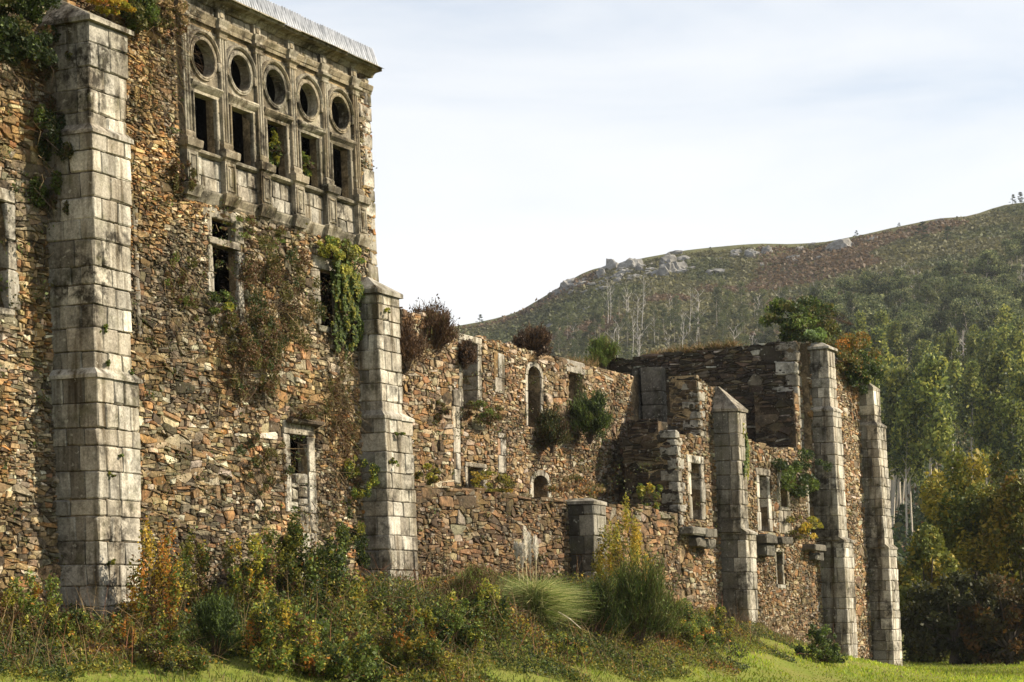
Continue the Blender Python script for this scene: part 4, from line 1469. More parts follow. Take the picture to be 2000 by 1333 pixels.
# thickness of the broken ends, and the blocks of cross wall behind them
cw = part('broken_cross_wall', wing, FF.w(S_WING, 0, 2))
MB().add(*plain_box(FF, S_WING + 0.02, S_HI + 0.5, -1.75, -0.9, 1.0, Z_W1 - 0.06), (0.1, 0.075, 0.05)).add(
    *plain_box(FF, S_HI + 0.03, S_W2E, -1.05, -0.9, Z_W1 - 0.5, Z_W2 - 0.15), (0.1, 0.075, 0.05)).build('wall_core', M['mortar'], cw)
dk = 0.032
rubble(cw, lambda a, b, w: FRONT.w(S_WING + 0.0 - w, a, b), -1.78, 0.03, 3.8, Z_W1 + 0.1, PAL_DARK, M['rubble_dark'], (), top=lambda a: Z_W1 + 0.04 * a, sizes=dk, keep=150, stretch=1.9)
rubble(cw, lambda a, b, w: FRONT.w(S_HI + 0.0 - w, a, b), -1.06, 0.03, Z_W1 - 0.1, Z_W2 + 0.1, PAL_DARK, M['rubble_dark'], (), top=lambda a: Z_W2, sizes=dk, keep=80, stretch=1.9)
for (S_, a0_, b0_, b1_) in ((S_WING, 0.0, 3.6, Z_W1), (S_HI, 0.0, Z_W1, Z_W2)):
    z, n = b0_, 0
    while z < b1_ - 0.15:
        h = R.uniform(0.24, 0.4)
        l = 0.55 if n % 2 else 0.3
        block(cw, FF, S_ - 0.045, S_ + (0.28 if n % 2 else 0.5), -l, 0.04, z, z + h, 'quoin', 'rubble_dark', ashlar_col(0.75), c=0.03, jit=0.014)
        z += h
        n += 1
# the tall cross wall, facing the courtyard
tc = part('tall_cross_wall', wing, FF.w(S_C, -3, 2))
N_IN, N_OUT = -6.75, -0.3
S_T = S_C - 0.65
Z_T = FF.sz(1400, 680, -3.5)[1] + 0.0
ttop = lambda a: Z_T + 0.1 * float(vnoise(a * 0.9, 3.3, 12)) + 0.05 * float(vnoise(a * 3, 1.3, 13)) + 0.03 * a
tcc = MB()
for q in np.arange(N_IN - 1, N_OUT, 0.25):
    tcc.add(*plain_box(FF, S_T + 0.03, S_C + 0.3, q, min(q + 0.25, N_OUT - 0.02), 1.5, ttop(q + 0.12) - 0.05), (0.09, 0.07, 0.045))
tcc.build('wall_core', M['mortar'], tc)
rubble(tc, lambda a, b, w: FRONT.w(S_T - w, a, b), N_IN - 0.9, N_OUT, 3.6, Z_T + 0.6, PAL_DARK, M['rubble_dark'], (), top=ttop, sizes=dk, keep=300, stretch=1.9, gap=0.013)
rubble(tc, frontmapT := (lambda a, b, w: FRONT.w(a, N_OUT + w, b)), S_T, S_C - 0.02, 5.5, Z_T + 0.3, PAL_PINK, M['rubble'], (), top=lambda a: Z_T, sizes=wing_sizes, keep=60)
z, n = 5.8, 0
while z < Z_T - 0.1:
    h = R.uniform(0.3, 0.5)
    l = 0.75 if n % 2 else 0.4
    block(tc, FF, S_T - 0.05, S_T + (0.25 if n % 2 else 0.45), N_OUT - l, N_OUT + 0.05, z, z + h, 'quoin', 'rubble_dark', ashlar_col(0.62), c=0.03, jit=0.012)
    z += h
    n += 1
# thicker lower pier on it, and the stub pilaster in the corner
pr = part('thick_pier', wing, FF.w(S_T - 0.5, -1, 5))
Z_P = FF.sz(1550, 770, -0.6)[1]
MB().add(*plain_box(FF, S_T - 0.5, S_T, -1.75, -0.25, 3.5, Z_P - 0.05), (0.1, 0.075, 0.05)).build('wall_core', M['mortar'], pr)
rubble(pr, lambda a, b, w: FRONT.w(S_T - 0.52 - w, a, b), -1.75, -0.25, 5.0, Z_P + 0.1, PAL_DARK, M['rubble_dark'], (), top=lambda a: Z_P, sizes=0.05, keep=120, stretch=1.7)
rubble(pr, lambda a, b, w: FRONT.w(a, -0.25 + w, b), S_T - 0.5, S_T, 5.0, Z_P, PAL_PINK, M['rubble'], (), top=lambda a: Z_P, sizes=wing_sizes, keep=40)
sp = part('corner_pilaster', wing, FF.w(S_T - 0.4, -6, 5))
z = 4.0
while z < Z_T - 1.05:
    h = R.uniform(0.5, 0.9)
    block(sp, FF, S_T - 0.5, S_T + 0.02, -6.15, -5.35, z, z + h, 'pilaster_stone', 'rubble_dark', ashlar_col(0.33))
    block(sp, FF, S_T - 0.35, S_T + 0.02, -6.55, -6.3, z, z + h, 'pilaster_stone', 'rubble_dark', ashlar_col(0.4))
    z += h
# lower mass in the corner in front of the cross wall
lm = part('corner_stub_wall', wing, FF.w(S_T - 3, -5, 4))
Z_L = FF.sz(1240, 818, -5)[1]
MB().add(*plain_box(FF, S_T - 3.2, S_T - 0.05, -5.6, -4.4, 3.0, Z_L - 0.05), (0.08, 0.06, 0.04)).build('wall_core', M['mortar'], lm)
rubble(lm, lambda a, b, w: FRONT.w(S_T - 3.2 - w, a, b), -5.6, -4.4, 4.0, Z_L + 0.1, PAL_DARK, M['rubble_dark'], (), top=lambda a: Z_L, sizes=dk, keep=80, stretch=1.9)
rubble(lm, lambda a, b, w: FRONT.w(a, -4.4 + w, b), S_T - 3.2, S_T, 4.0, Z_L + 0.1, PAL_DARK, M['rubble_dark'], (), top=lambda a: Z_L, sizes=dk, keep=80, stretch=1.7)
# rear and end walls of the tall bay
eb = MB()
for a in ((S_C + 0.3, S_E, -7.7, -6.75, 0, Z_T - 0.5), (S_E - 0.9, S_E - 0.02, -6.75, -0.95, -1.5, Z_T - 0.8)):
    eb.add(*plain_box(FF, *a), (0.17, 0.13, 0.08))
eb.build('end_wall', M['mortar'], wing)
# projecting corbel slabs of a lost balcony
cs = part('corbel_slabs', wing, FF.w(S_HI, 0, 3))
for (u0, u1, v0, v1, d1) in ((1344, 1376, 1030, 1046, 0.45), (1372, 1392, 1033, 1050, 0.5), (1358, 1374, 1048, 1070, 0.35), (1376, 1392, 1052, 1072, 0.4), (1489, 1512, 1044, 1062, 0.5), (1491, 1508, 1064, 1086, 0.35), (1518, 1540, 1048, 1063, 0.6), (1584, 1606, 1064, 1077, 0.5), (1590, 1605, 1080, 1095, 0.3)):
    q = rect(FF, u0, u1, v0, v1, d1 * 0.7)
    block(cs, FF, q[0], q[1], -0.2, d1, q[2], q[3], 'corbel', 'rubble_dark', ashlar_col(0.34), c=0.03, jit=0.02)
# three buttresses
z1, f1 = foot(FF, 1240, B3S + 0.12, 1462, 1481)
z2, f2 = foot(FF, 1040, B3S + 0.12, 1456.5, 1477)
z3, f3 = foot(FF, 1026, B3S, 1447, 1462)
z4, f4 = foot(FF, 803, B3S, 1440, 1457)
buttress(wing, FF, [(z1 - 0.7, z2, f1, f2), (z2, z4, f3, f4)], course=(0.42, 0.62), cap=(0.06, 0.85, 0.5, 0.15), colk=0.88, side_shade=0.45)
z1, f1 = foot(FF, 1302, B4S + 0.1, 1660, 1676.5)
z2, f2 = foot(FF, 1056, B4S + 0.1, 1647.5, 1667)
z3, f3 = foot(FF, 1046, B4S, 1639, 1656)
z4, f4 = foot(FF, 800, B4S, 1626.5, 1643)
z5, f5 = foot(FF, 790, B4S + 0.05, 1621.5, 1637)
z6, f6 = foot(FF, 682, B4S + 0.05, 1616, 1630)
buttress(wing, FF, [(z1 - 0.5, z2, f1, f2), (z2, z4, f3, f4), (z4, z6, f5, f6)], course=(0.36, 0.52), cap=(0.09, 0.28, 0.4, 0.6), colk=1.05, side_shade=0.5)
z1, f1 = foot(FF, 1303, B5S + 0.1, 1747, 1764)
z2, f2 = foot(FF, 1070, B5S + 0.1, 1735, 1751.5)
z3, f3 = foot(FF, 1060, B5S, 1728.5, 1745)
z4, f4 = foot(FF, 830, B5S, 1713, 1730)
z5, f5 = foot(FF, 820, B5S + 0.03, 1708.5, 1722)
z6, f6 = foot(FF, 762, B5S + 0.03, 1705, 1718)
buttress(wing, FF, [(z1 - 0.5, z2, f1, f2), (z2, z4, f3, f4), (z4, z6, f5, f6)], course=(0.33, 0.46), cap=(0.02, 0.55, 0.3, 0.1), colk=1.15, side_shade=0.5)


# ================================================================== VEGETATION
GREEN, DKGREEN, YGREEN = (0.12, 0.165, 0.03), (0.04, 0.06, 0.018), (0.32, 0.3, 0.04)
YELLOW, ORANGE, BROWN, DRY, IVYC = (0.52, 0.35, 0.045), (0.46, 0.19, 0.035), (0.12, 0.068, 0.032), (0.3, 0.21, 0.1), (0.12, 0.175, 0.034)
OLIVE = (0.12, 0.11, 0.03)
ANG_D = math.atan2(DY, DX)


def unit(a):
    return a / (np.linalg.norm(a, axis=-1, keepdims=True) + 1e-9)


def pal_cols(pal, n, clump_ids=None, k=None):
    cols = np.array([c for c, _ in pal]); w = np.array([w for _, w in pal], float); w /= w.sum()
    idx = NR.choice(len(pal), n, p=w)
    if clump_ids is not None:
        ci = NR.choice(len(pal), clump_ids.max() + 1, p=w)
        same = NR.random(n) < 0.6
        idx = np.where(same, ci[clump_ids], idx)
    C = cols[idx] * NR.uniform(0.7, 1.3, (n, 1))
    return C


def leaf_quads(P, leaf, nrm=None, nb=0.5, droop=0.0, aspect=0.6):
    """small pointed leaves at P"""
    n = len(P)
    N = NR.normal(size=(n, 3))
    if nrm is not None:
        N = unit(N) * (1 - nb) + np.asarray(nrm) * nb
    N = unit(N)
    T = unit(np.cross(N, NR.normal(size=(n, 3))))
    if droop:
        T = unit(T + np.array([0, 0, -droop]))
    B = unit(np.cross(N, T))
    L = leaf * np.clip(np.exp(NR.normal(-0.1, 0.42, (n, 1))), 0.35, 2.1)
    W = L * aspect * 0.5
    return np.stack([P - T * L * 0.5, P + B * W - T * L * 0.06, P + T * L * 0.5, P - B * W - T * L * 0.06], 1)


def cloud(n, r, leaf, pal, clumps=16, ang=0.0, dome=True, nrm=None, nb=0.4, droop=0.0, spread=0.3, hollow=0.55, shape=None):
    """leaf-clumped volume with half axes r round the origin (dome: z from 0 to r[2])"""
    c = []
    while len(c) < clumps:
        p = NR.uniform(-1, 1, 3)
        q = np.linalg.norm(p)
        if q > 1 or q < hollow * NR.random(): continue
        if dome: p[2] = abs(p[2])
        if shape is not None and not shape(p): continue
        c.append(p)
    c = np.array(c)
    sz = NR.uniform(0.6, 1.35, clumps) * spread
    w = sz ** 2; w /= w.sum()
    ids = NR.choice(clumps, n, p=w)
    d = unit(NR.normal(size=(n, 3))) * (NR.random((n, 1)) ** 0.45)
    P = c[ids] + d * sz[ids][:, None]
    if dome: P[:, 2] = np.abs(P[:, 2])
    P = P * np.array(r)
    ca, sa = math.cos(ang), math.sin(ang)
    rot = lambda A: np.stack([A[..., 0] * ca - A[..., 1] * sa, A[..., 0] * sa + A[..., 1] * ca, A[..., 2]], -1)
    P = rot(P)
    return leaf_quads(P, leaf, nrm, nb, droop), pal_cols(pal, n, ids), rot(c * np.array(r))


def strips(A, Bm, Ct, w):
    """thin two-piece blades from A over Bm to Ct"""
    d = unit(Ct - A)
    side = unit(np.cross(d, NR.normal(size=A.shape)))
    w = np.asarray(w, float).reshape(-1, 1)
    q1 = np.stack([A - side * w, A + side * w, Bm + side * w * 0.8, Bm - side * w * 0.8], 1)
    q2 = np.stack([Bm - side * w * 0.8, Bm + side * w * 0.8, Ct + side * w * 0.15, Ct - side * w * 0.15], 1)
    return np.concatenate([q1, q2])


def fan(n, h, spread, w, bend=0.2, base=0.25, ang=0.0, flat=1.0, hmin=0.45, tilt=(0, 0)):
    """upright bunch of thin twigs or blades"""
    th = NR.uniform(0, 2 * math.pi, n)
    rad = np.sqrt(NR.random(n))
    A = np.stack([np.cos(th) * rad * base, np.sin(th) * rad * base * flat, np.zeros(n)], -1)
    L = h * NR.uniform(hmin, 1.0, n)
    out = rad * spread * NR.uniform(0.6, 1.2, n)
    Ct = A + np.stack([np.cos(th) * out + tilt[0] * L, np.sin(th) * out * flat + tilt[1] * L, L * np.sqrt(np.clip(1 - (out / max(h, .01)) ** 2 * 0.5, 0.2, 1))], -1)
    Bm = (A + Ct) / 2 + np.stack([-np.cos(th) * out * bend, -np.sin(th) * out * bend * flat, L * bend * 0.6], -1) + NR.normal(0, 0.03 * h, (n, 3))
    Ct = Ct + NR.normal(0, 0.05 * h, (n, 3))
    V = strips(A, Bm, Ct, w * NR.uniform(0.6, 1.4, n))
    ca, sa = math.cos(ang), math.sin(ang)
    return np.stack([V[..., 0] * ca - V[..., 1] * sa, V[..., 0] * sa + V[..., 1] * ca, V[..., 2]], -1)


def stems_mesh(name, root, tips, r0, col, base=(0, 0, 0), wob=0.1):
    mb = MB()
    for t in tips:
        a = np.array(base, float) + NR.normal(0, 0.03, 3) * np.array([1, 1, 0])
        t = np.array(t)
        L = np.linalg.norm(t - a)
        pts = [a, a + (t - a) * 0.35 + NR.normal(0, wob * L, 3) * 0.5 + np.array([0, 0, 0.08 * L]), a + (t - a) * 0.7 + NR.normal(0, wob * L, 3) * 0.6, t]
        v, f = tube(pts, [r0, r0 * 0.7, r0 * 0.45, r0 * 0.15], 4)
        mb.add(v, f, col)
    ob = mb.build(name, M['bark'], None)
    ob.parent = root
    return ob


def gp(u, v, y0=24.0, y1=640.0):
    """where the sight line through photo pixel (u, v) meets the ground"""
    Y = np.concatenate([np.arange(y0, 130, 0.2), np.arange(130, y1, 1.0)])
    X = (u - HX) / FPX * Y
    Z = EYE + Y * (HY - v) / FPX
    G = ground_z(X, Y)
    hit = np.nonzero(Z <= G)[0]
    i = hit[0] if len(hit) else len(Y) - 1
    return float(X[i]), float(Y[i]), float(G[i])


def shrub(name, label, loc, r, n, leaf, pal, cat='shrub', group=None, clumps=16, stem_col=(0.09, 0.06, 0.035), stem_r=0.012, ang=0.0, mat='leaf', base=(0, 0, 0), **kw):
    t = thing(name, label, cat, loc, group)
    V, C, cl = cloud(n, r, leaf, pal, clumps, ang, **kw)
    fast_quads('foliage', V, C, M[mat], t)
    if stem_r:
        stems_mesh('stems', t, cl[: min(len(cl), 18)], stem_r, stem_col, base)
    return t


def broom(name, label, loc, h, spread, n, pal, w=0.006, cat='shrub', group=None, ang=0.0, flat=1.0, base=0.25, bend=0.2, fuzz=0, leaf=0.03, tilt=(0, 0), hmin=0.45):
    """feathery bush: main stems from the foot, dense upright twigs through a rounded uneven crown"""
    t = thing(name, label, cat, loc, group)
    nc = 46
    th = NR.uniform(0, 2 * math.pi, nc); rr = np.sqrt(NR.random(nc)) * NR.uniform(0.6, 1.15, nc)
    cen = np.stack([np.cos(th) * rr * spread, np.sin(th) * rr * spread * flat, h * NR.uniform(0.45, 1.0, nc) * np.sqrt(np.clip(1.15 - rr ** 2, 0.12, 1))], -1)
    n = int(n * 2.6)
    ids = NR.integers(0, nc, n)
    tt = 0.25 + 0.75 * NR.random((n, 1)) ** 0.7
    br = cen[ids]
    A = br * tt + np.array([0, 0, 1.0]) * (0.1 * h * np.sin(tt * 3.1)) + NR.normal(0, 1, (n, 3)) * (0.06 * h * tt)
    A[:, 2] = np.abs(A[:, 2])
    dr = unit(unit(br) * 0.6 + NR.normal(0, 0.42, (n, 3)) + np.array([tilt[0], tilt[1], 0.5]))
    L = h * NR.uniform(0.05, 0.17, (n, 1))
    Ct = A + dr * L
    Bm = (A + Ct) / 2 + NR.normal(0, 0.012 * h, (n, 3))
    V = strips(A, Bm, Ct, w * NR.uniform(0.5, 1.3, n))
    C = pal_cols(pal, n, ids)
    fast_quads('twigs', V, np.concatenate([C, C]), M['twig'], t)
    stems_mesh('stems', t, cen * 0.96, 0.011, (0.1, 0.07, 0.045), wob=0.05)
    if fuzz:
        i = NR.integers(n, 2 * n, fuzz)
        P = V[i].mean(1) + NR.normal(0, 0.04, (fuzz, 3))
        fast_quads('leaves', leaf_quads(P, leaf, (0, 0, 1), 0.2), pal_cols(pal, fuzz), M['leaf'], t)
    return t


def on_wall(fr, u, v, dn=0.1):
    s, z = fr.sz(u, v, dn)
    return tuple(fr.w(s, dn, z))


# ---- on the main building
WN = (NX, NY, 0.35)
G_W = 'plants rooted in the walls'


def wall_shrub(name, label, u, v, ru, rv, n, leaf, pal, dn=0.15, depth=0.3, fr=FRONT, group=None, stems=True, **kw):
    """plant growing from a wall, centred on photo pixel (u, v), half sizes ru, rv in pixels"""
    loc = on_wall(fr, u, v, dn)
    px = FPX / loc[1]
    fs = abs(DX - (u - HX) / FPX * DY)
    return shrub(name, label, loc, (ru / px / fs, depth, rv / px), int(n * 1.7), leaf, pal, group=group, ang=ANG_D, dome=False, stem_r=0.008 if stems else 0,
                 base=tuple(np.array([-NX * dn, -NY * dn, -0.3 * rv / px])), **kw)


wall_shrub('gorse_bush', 'dark green gorse bush hanging over the top left corner of the wall', 40, 45, 78, 75, 11000, 0.06, [(DKGREEN, 6), (GREEN, 2), (OLIVE, 2)], dn=0.45, depth=0.55, clumps=34, spread=0.24)
wall_shrub('gorse_bush', 'green bushy plant on the wall top just right of the first buttress cap', 265, 22, 36, 45, 5000, 0.055, [(DKGREEN, 4), (GREEN, 3), (OLIVE, 3)], dn=0.35, depth=0.4, clumps=20, spread=0.3)
wall_shrub('autumn_creeper', 'yellowing creeper leaves over the cap of the first buttress', 215, 8, 38, 16, 1500, 0.06, [(YELLOW, 3), (YGREEN, 3), (ORANGE, 1)], dn=0.6, depth=0.3, clumps=14)
wall_shrub('creeper', 'dark creeper draped on the wall left of the first buttress', 126, 320, 62, 118, 9000, 0.05, [(DKGREEN, 5), (GREEN, 2), (OLIVE, 3), (BROWN, 1)], dn=0.3, depth=0.4, clumps=36, spread=0.2)
wall_shrub('creeper', 'dark foliage on the wall top between the gorse and the first buttress', 120, 110, 50, 60, 4500, 0.05, [(DKGREEN, 5), (OLIVE, 3), (BROWN, 2)], dn=0.3, depth=0.35, clumps=24, spread=0.22)
wall_shrub('dry_creeper', 'dry creeper hanging over the left end of the gallery cornice', 335, 30, 45, 40, 2600, 0.05, [(DRY, 3), (OLIVE, 3), (BROWN, 3)], dn=0.35, depth=0.25, clumps=22, spread=0.2)
wall_shrub('bramble', 'sprawling brown green bramble growing from the wall beside the transom window', 545, 585, 88, 130, 9000, 0.045, [(OLIVE, 5), (DKGREEN, 3), (BROWN, 4), (DRY, 2)], dn=0.25, depth=0.4, clumps=46, spread=0.17)
wall_shrub('bramble', 'dark tangled bramble below the transom window', 490, 700, 62, 92, 5500, 0.045, [(OLIVE, 3), (DKGREEN, 3), (BROWN, 5)], dn=0.25, depth=0.35, clumps=34, spread=0.18)
wall_shrub('bramble', 'leafy sprig at the foot of the transom window', 440, 595, 26, 22, 900, 0.05, [(GREEN, 4), (YGREEN, 2), (DKGREEN, 3)], dn=0.2, depth=0.25, clumps=9)
wall_shrub('dead_creeper', 'brown dead creeper clinging under the ivy beside the second buttress', 672, 800, 30, 105, 2800, 0.04, [(BROWN, 5), (OLIVE, 3), (DRY, 2)], dn=0.12, depth=0.18, clumps=30, spread=0.2)
wall_shrub('moss_cushion', 'tufted plants above the hood of the walled up window', 600, 812, 42, 14, 1200, 0.04, [(OLIVE, 4), (BROWN, 4)], dn=0.15, depth=0.2, clumps=12)
wall_shrub('creeper', 'thin creeper climbing the wall left of the walled up window', 520, 905, 55, 60, 1700, 0.045, [(OLIVE, 4), (DKGREEN, 3), (BROWN, 3)], dn=0.1, depth=0.14, clumps=30, spread=0.13)
wall_shrub('creeper', 'thin patch of leaves left of the transom window', 360, 560, 45, 70, 1500, 0.045, [(OLIVE, 4), (GREEN, 3), (BROWN, 3)], dn=0.1, depth=0.14, clumps=26, spread=0.13)
wall_shrub('creeper', 'weeds below the left end of the gallery', 360, 345, 20, 45, 1200, 0.045, [(BROWN, 4), (OLIVE, 4)], dn=0.2, depth=0.2, clumps=14, spread=0.25)
wall_shrub('creeper', 'weeds growing under the middle of the gallery string course', 500, 450, 70, 30, 1700, 0.04, [(OLIVE, 4), (GREEN, 2), (BROWN, 4)], dn=0.1, depth=0.15, clumps=30, spread=0.13)
wall_shrub('yellow_weed', 'yellow green weed on the shaded side of the second buttress', 712, 930, 26, 45, 1300, 0.05, [(YGREEN, 4), (GREEN, 3), (DKGREEN, 3)], dn=0.3, depth=0.3, clumps=14, spread=0.25)
wall_shrub('bramble', 'bramble leaves in the shade at the foot of the second buttress', 690, 1050, 28, 60, 2200, 0.05, [(GREEN, 3), (DKGREEN, 4), (YGREEN, 1)], dn=0.3, depth=0.35, clumps=18, spread=0.25)
iv = wall_shrub('ivy', 'bright green ivy curtain hanging beside the second buttress', 678, 592, 32, 118, 6500, 0.065, [(IVYC, 5), (GREEN, 4), (YGREEN, 2.5), (DKGREEN, 2)], dn=0.18, depth=0.15, nrm=WN, nb=0.6, clumps=120, spread=0.12, hollow=0.1)
wall_shrub('ivy', 'yellow green crown of ivy above the window beside the second buttress', 668, 495, 40, 36, 1900, 0.06, [(YGREEN, 4), (IVYC, 3), (OLIVE, 2)], dn=0.25, depth=0.22, nrm=WN, nb=0.5, clumps=18, spread=0.25)
wall_shrub('window_bush', 'sunlit leafy bush growing in the middle gallery window', 533, 286, 16, 40, 420, 0.085, [(YGREEN, 4), (GREEN, 5)], dn=-0.2, depth=0.15, clumps=22, spread=0.22, hollow=0.1)
wall_shrub('window_bush', 'small sunlit bush growing in the fourth gallery window', 596, 322, 10, 30, 230, 0.085, [(YGREEN, 4), (GREEN, 5)], dn=-0.2, depth=0.13, clumps=16, spread=0.22, hollow=0.1)
for k, (u, v, w_) in enumerate(((205, 705, 8), (197, 640, 9), (250, 730, 8), (210, 930, 7), (215, 1100, 9), (230, 890, 5), (780, 850, 8), (770, 905, 7), (760, 605, 5))):
    lab = ['weed tuft on the first buttress ledge beside its corner', 'tall weed at the corner of the first buttress above the ledge', 'weed tuft at the right end of the first buttress ledge', 'weed in a joint half way down the lower first buttress',
           'weed in a low joint of the first buttress', 'tiny weed in a joint below the first buttress ledge', 'green weed in a joint near the top of the lower second buttress', 'hanging weed on the lit face of the second buttress', 'tiny weed just under the cap of the second buttress'][k]
    wall_shrub('wall_weed', lab, u, v, w_, w_ * 1.3, 160, 0.04, [(GREEN, 4), (YGREEN, 2), (OLIVE, 3)], dn=0.95 if u < 300 else 0.72, depth=0.1, clumps=6, stems=False, group='weeds in buttress joints')


# long bare stems of creeper crossing the wall
def bare_stem(label, pts, r, col=(0.3, 0.24, 0.16), dn=0.12, fr=FRONT):
    P = []
    for i, (u, v) in enumerate(pts):
        P.append(np.array(on_wall(fr, u, v, dn + 0.1 * math.sin(i * 1.7))))
    P = np.array(P)
    v, f = tube(P, np.linspace(r, r * 0.4, len(P)), 5)
    o = MB().add(v, f, col).build('bare_vine', M['bark'], None, origin=tuple(P[0]))
    tag(o, label, 'vine')


bare_stem('long bare creeper stem curving down the first buttress shadow side', [(122, 390), (130, 410), (140, 425), (160, 450), (183, 478)], 0.012, dn=0.35)
bare_stem('pale bare stem standing on the ledge of the first buttress', [(165, 705), (167, 670), (172, 640)], 0.008, dn=0.6)
bare_stem('brown stem arching through the bramble under the transom window', [(490, 640), (505, 690), (512, 730), (520, 800)], 0.012)
bare_stem('pale stem sticking out left of the bramble under the transom window', [(470, 655), (488, 640), (490, 636)], 0.012)
bare_stem('thin pale stem hanging left of the dark bramble', [(430, 775), (426, 810), (425, 850)], 0.008)
bare_stem('thick bare creeper stem on the wall left of the walled up window', [(478, 940), (500, 960), (515, 985), (528, 1010)], 0.025, (0.1, 0.07, 0.04))
bare_stem('pair crossing twig by the walled up window', [(690, 690), (668, 712)], 0.008)

def hanging_vines():
    """dry trailing stems on the tall wall"""
    AA, BB, CT = [], [], []
    for (u, v, ru, rv, k) in ((530, 600, 90, 150, 420), (480, 720, 60, 90, 260), (665, 800, 34, 130, 300), (520, 900, 70, 80, 160), (120, 300, 60, 150, 260), (340, 80, 40, 90, 200), (360, 560, 60, 110, 160), (60, 90, 70, 70, 200), (300, 150, 30, 120, 120), (640, 960, 40, 90, 140)):
        for _ in range(k):
            uu, vv = u + NR.normal(0, 0.5) * ru, v + NR.normal(0, 0.5) * rv
            a = np.array(on_wall(FRONT, uu, vv, NR.uniform(0.06, 0.3)))
            L = NR.uniform(0.2, 0.9)
            d = unit(NR.normal(0, 1, 3) * np.array([0.6, 0.6, 0.5]) + np.array([NX * 0.1, NY * 0.1, -0.7]))
            m = a + d * L * 0.5 + np.array([NX, NY, 0]) * NR.uniform(0, 0.12)
            AA.append(a); BB.append(m); CT.append(a + d * L + NR.normal(0, 0.07, 3))
    k = len(AA)
    V = strips(np.array(AA), np.array(BB), np.array(CT), NR.uniform(0.002, 0.007, k))
    C = pal_cols([(BROWN, 5), (DRY, 2), (OLIVE, 2), ((0.06, 0.04, 0.025), 4)], k)
    tag(fast_quads('dry_vines', V, np.concatenate([C, C]), M['twig']), 'dry trailing vines hanging over the tall rubble wall', 'vines', None, 'stuff')


hanging_vines()
# ---- on the courtyard walls
broom('dry_heather', 'large brown heather bush on the rear wall top next to the tall building', on_wall(BACK, 842, 708, -0.1), 1.75, 0.85, 2600, [(BROWN, 6), ((0.06, 0.035, 0.02), 4), (OLIVE, 1)], 0.012, ang=ANG_D, fuzz=3500, leaf=0.06, base=0.7)
broom('dry_heather', 'sparse upright brown heather at the left end of the rear wall top', on_wall(BACK, 795, 725, 0.1), 1.6, 0.65, 1300, [(BROWN, 6), ((0.06, 0.035, 0.02), 4)], 0.011, ang=ANG_D, fuzz=1800, leaf=0.06, base=0.6)
broom('dry_heather', 'rounded dark brown heather bush on the rear wall left of the pointed window', on_wall(BACK, 1042, 708, -0.2), 1.25, 0.72, 2600, [(BROWN, 5), ((0.05, 0.03, 0.018), 6)], 0.012, ang=ANG_D, fuzz=4500, leaf=0.06, base=0.6)
broom('dry_heather', 'brown heather tuft hanging in the tall rear window', on_wall(BACK, 908, 722, 0.12), 0.85, 0.45, 1300, [(BROWN, 5), ((0.05, 0.03, 0.018), 5)], 0.011, ang=ANG_D, fuzz=2200, leaf=0.06, base=0.45)
broom('green_broom', 'green broom bush behind the rear wall', on_wall(BACK, 1178, 726, -1.5), 1.25, 0.75, 2200, [(GREEN, 5), (DKGREEN, 3), (OLIVE, 3)], 0.011, ang=ANG_D, fuzz=2600, leaf=0.05, base=0.4)
broom('green_broom', 'dark green broom in the shaded courtyard corner', on_wall(BACK, 1152, 868, 0.6), 1.75, 0.85, 2800, [(DKGREEN, 6), (GREEN, 4), (OLIVE, 1)], 0.012, ang=ANG_D, fuzz=5200, leaf=0.06, base=0.5)
broom('green_broom', 'olive broom bush below the pointed window', on_wall(BACK, 1078, 885, 0.4), 1.35, 0.72, 2200, [(OLIVE, 5), (DKGREEN, 4), (BROWN, 2)], 0.012, ang=ANG_D, fuzz=3600, leaf=0.06, base=0.4)
wall_shrub('bramble', 'brown green bush under the tall rear window', 945, 805, 38, 22, 1700, 0.06, [(OLIVE, 4), (BROWN, 4), (GREEN, 2)], dn=0.25, depth=0.35, fr=BACK, clumps=18, spread=0.25)
wall_shrub('bramble', 'small hanging weed left of the tall rear window', 855, 800, 16, 22, 700, 0.06, [(BROWN, 4), (OLIVE, 3)], dn=0.15, depth=0.2, fr=BACK, clumps=9)
wall_shrub('yellow_weed', 'yellow green weeds before the square rear window', 960, 942, 45, 26, 2000, 0.06, [(YGREEN, 4), (YELLOW, 2), (OLIVE, 3)], dn=0.5, depth=0.4, fr=BACK, clumps=24, spread=0.2)
wall_shrub('yellow_weed', 'yellow grass at the left end of the low wall top', 835, 930, 24, 20, 1100, 0.05, [(YGREEN, 4), (YELLOW, 1), (OLIVE, 3)], dn=-0.3, depth=0.3, clumps=12, spread=0.25)
wall_shrub('dry_bramble', 'dry reddish bramble over the low wall beside the pier', 1130, 955, 52, 26, 2600, 0.055, [(BROWN, 4), (ORANGE, 2), (OLIVE, 3), (DRY, 3)], dn=-0.4, depth=0.5, clumps=26, spread=0.2)
wall_shrub('sapling', 'small yellow green sapling before the broken cross wall', 1271, 970, 18, 32, 850, 0.085, [(YGREEN, 5), (GREEN, 3), (YELLOW, 1)], dn=-0.3, depth=0.3, clumps=14, spread=0.25)
wall_shrub('ivy', 'green ivy strip climbing the front of the third buttress', 1452, 920, 9, 92, 2600, 0.09, [(IVYC, 4), (YGREEN, 3), (GREEN, 2)], dn=0.72, depth=0.2, nrm=WN, nb=0.6, clumps=30, spread=0.22, hollow=0.1)
wall_shrub('juniper', 'dark spreading bush growing from the wing wall between buttresses', 1572, 925, 38, 42, 3200, 0.08, [(DKGREEN, 6), (GREEN, 3), (OLIVE, 1)], dn=0.6, depth=0.7, clumps=22, spread=0.24)
wall_shrub('yellow_weed', 'yellow green weeds at the foot of the wing windows', 1575, 1030, 34, 26, 1800, 0.07, [(YGREEN, 3), (OLIVE, 4), (YELLOW, 1)], dn=0.3, depth=0.4, clumps=20, spread=0.22)
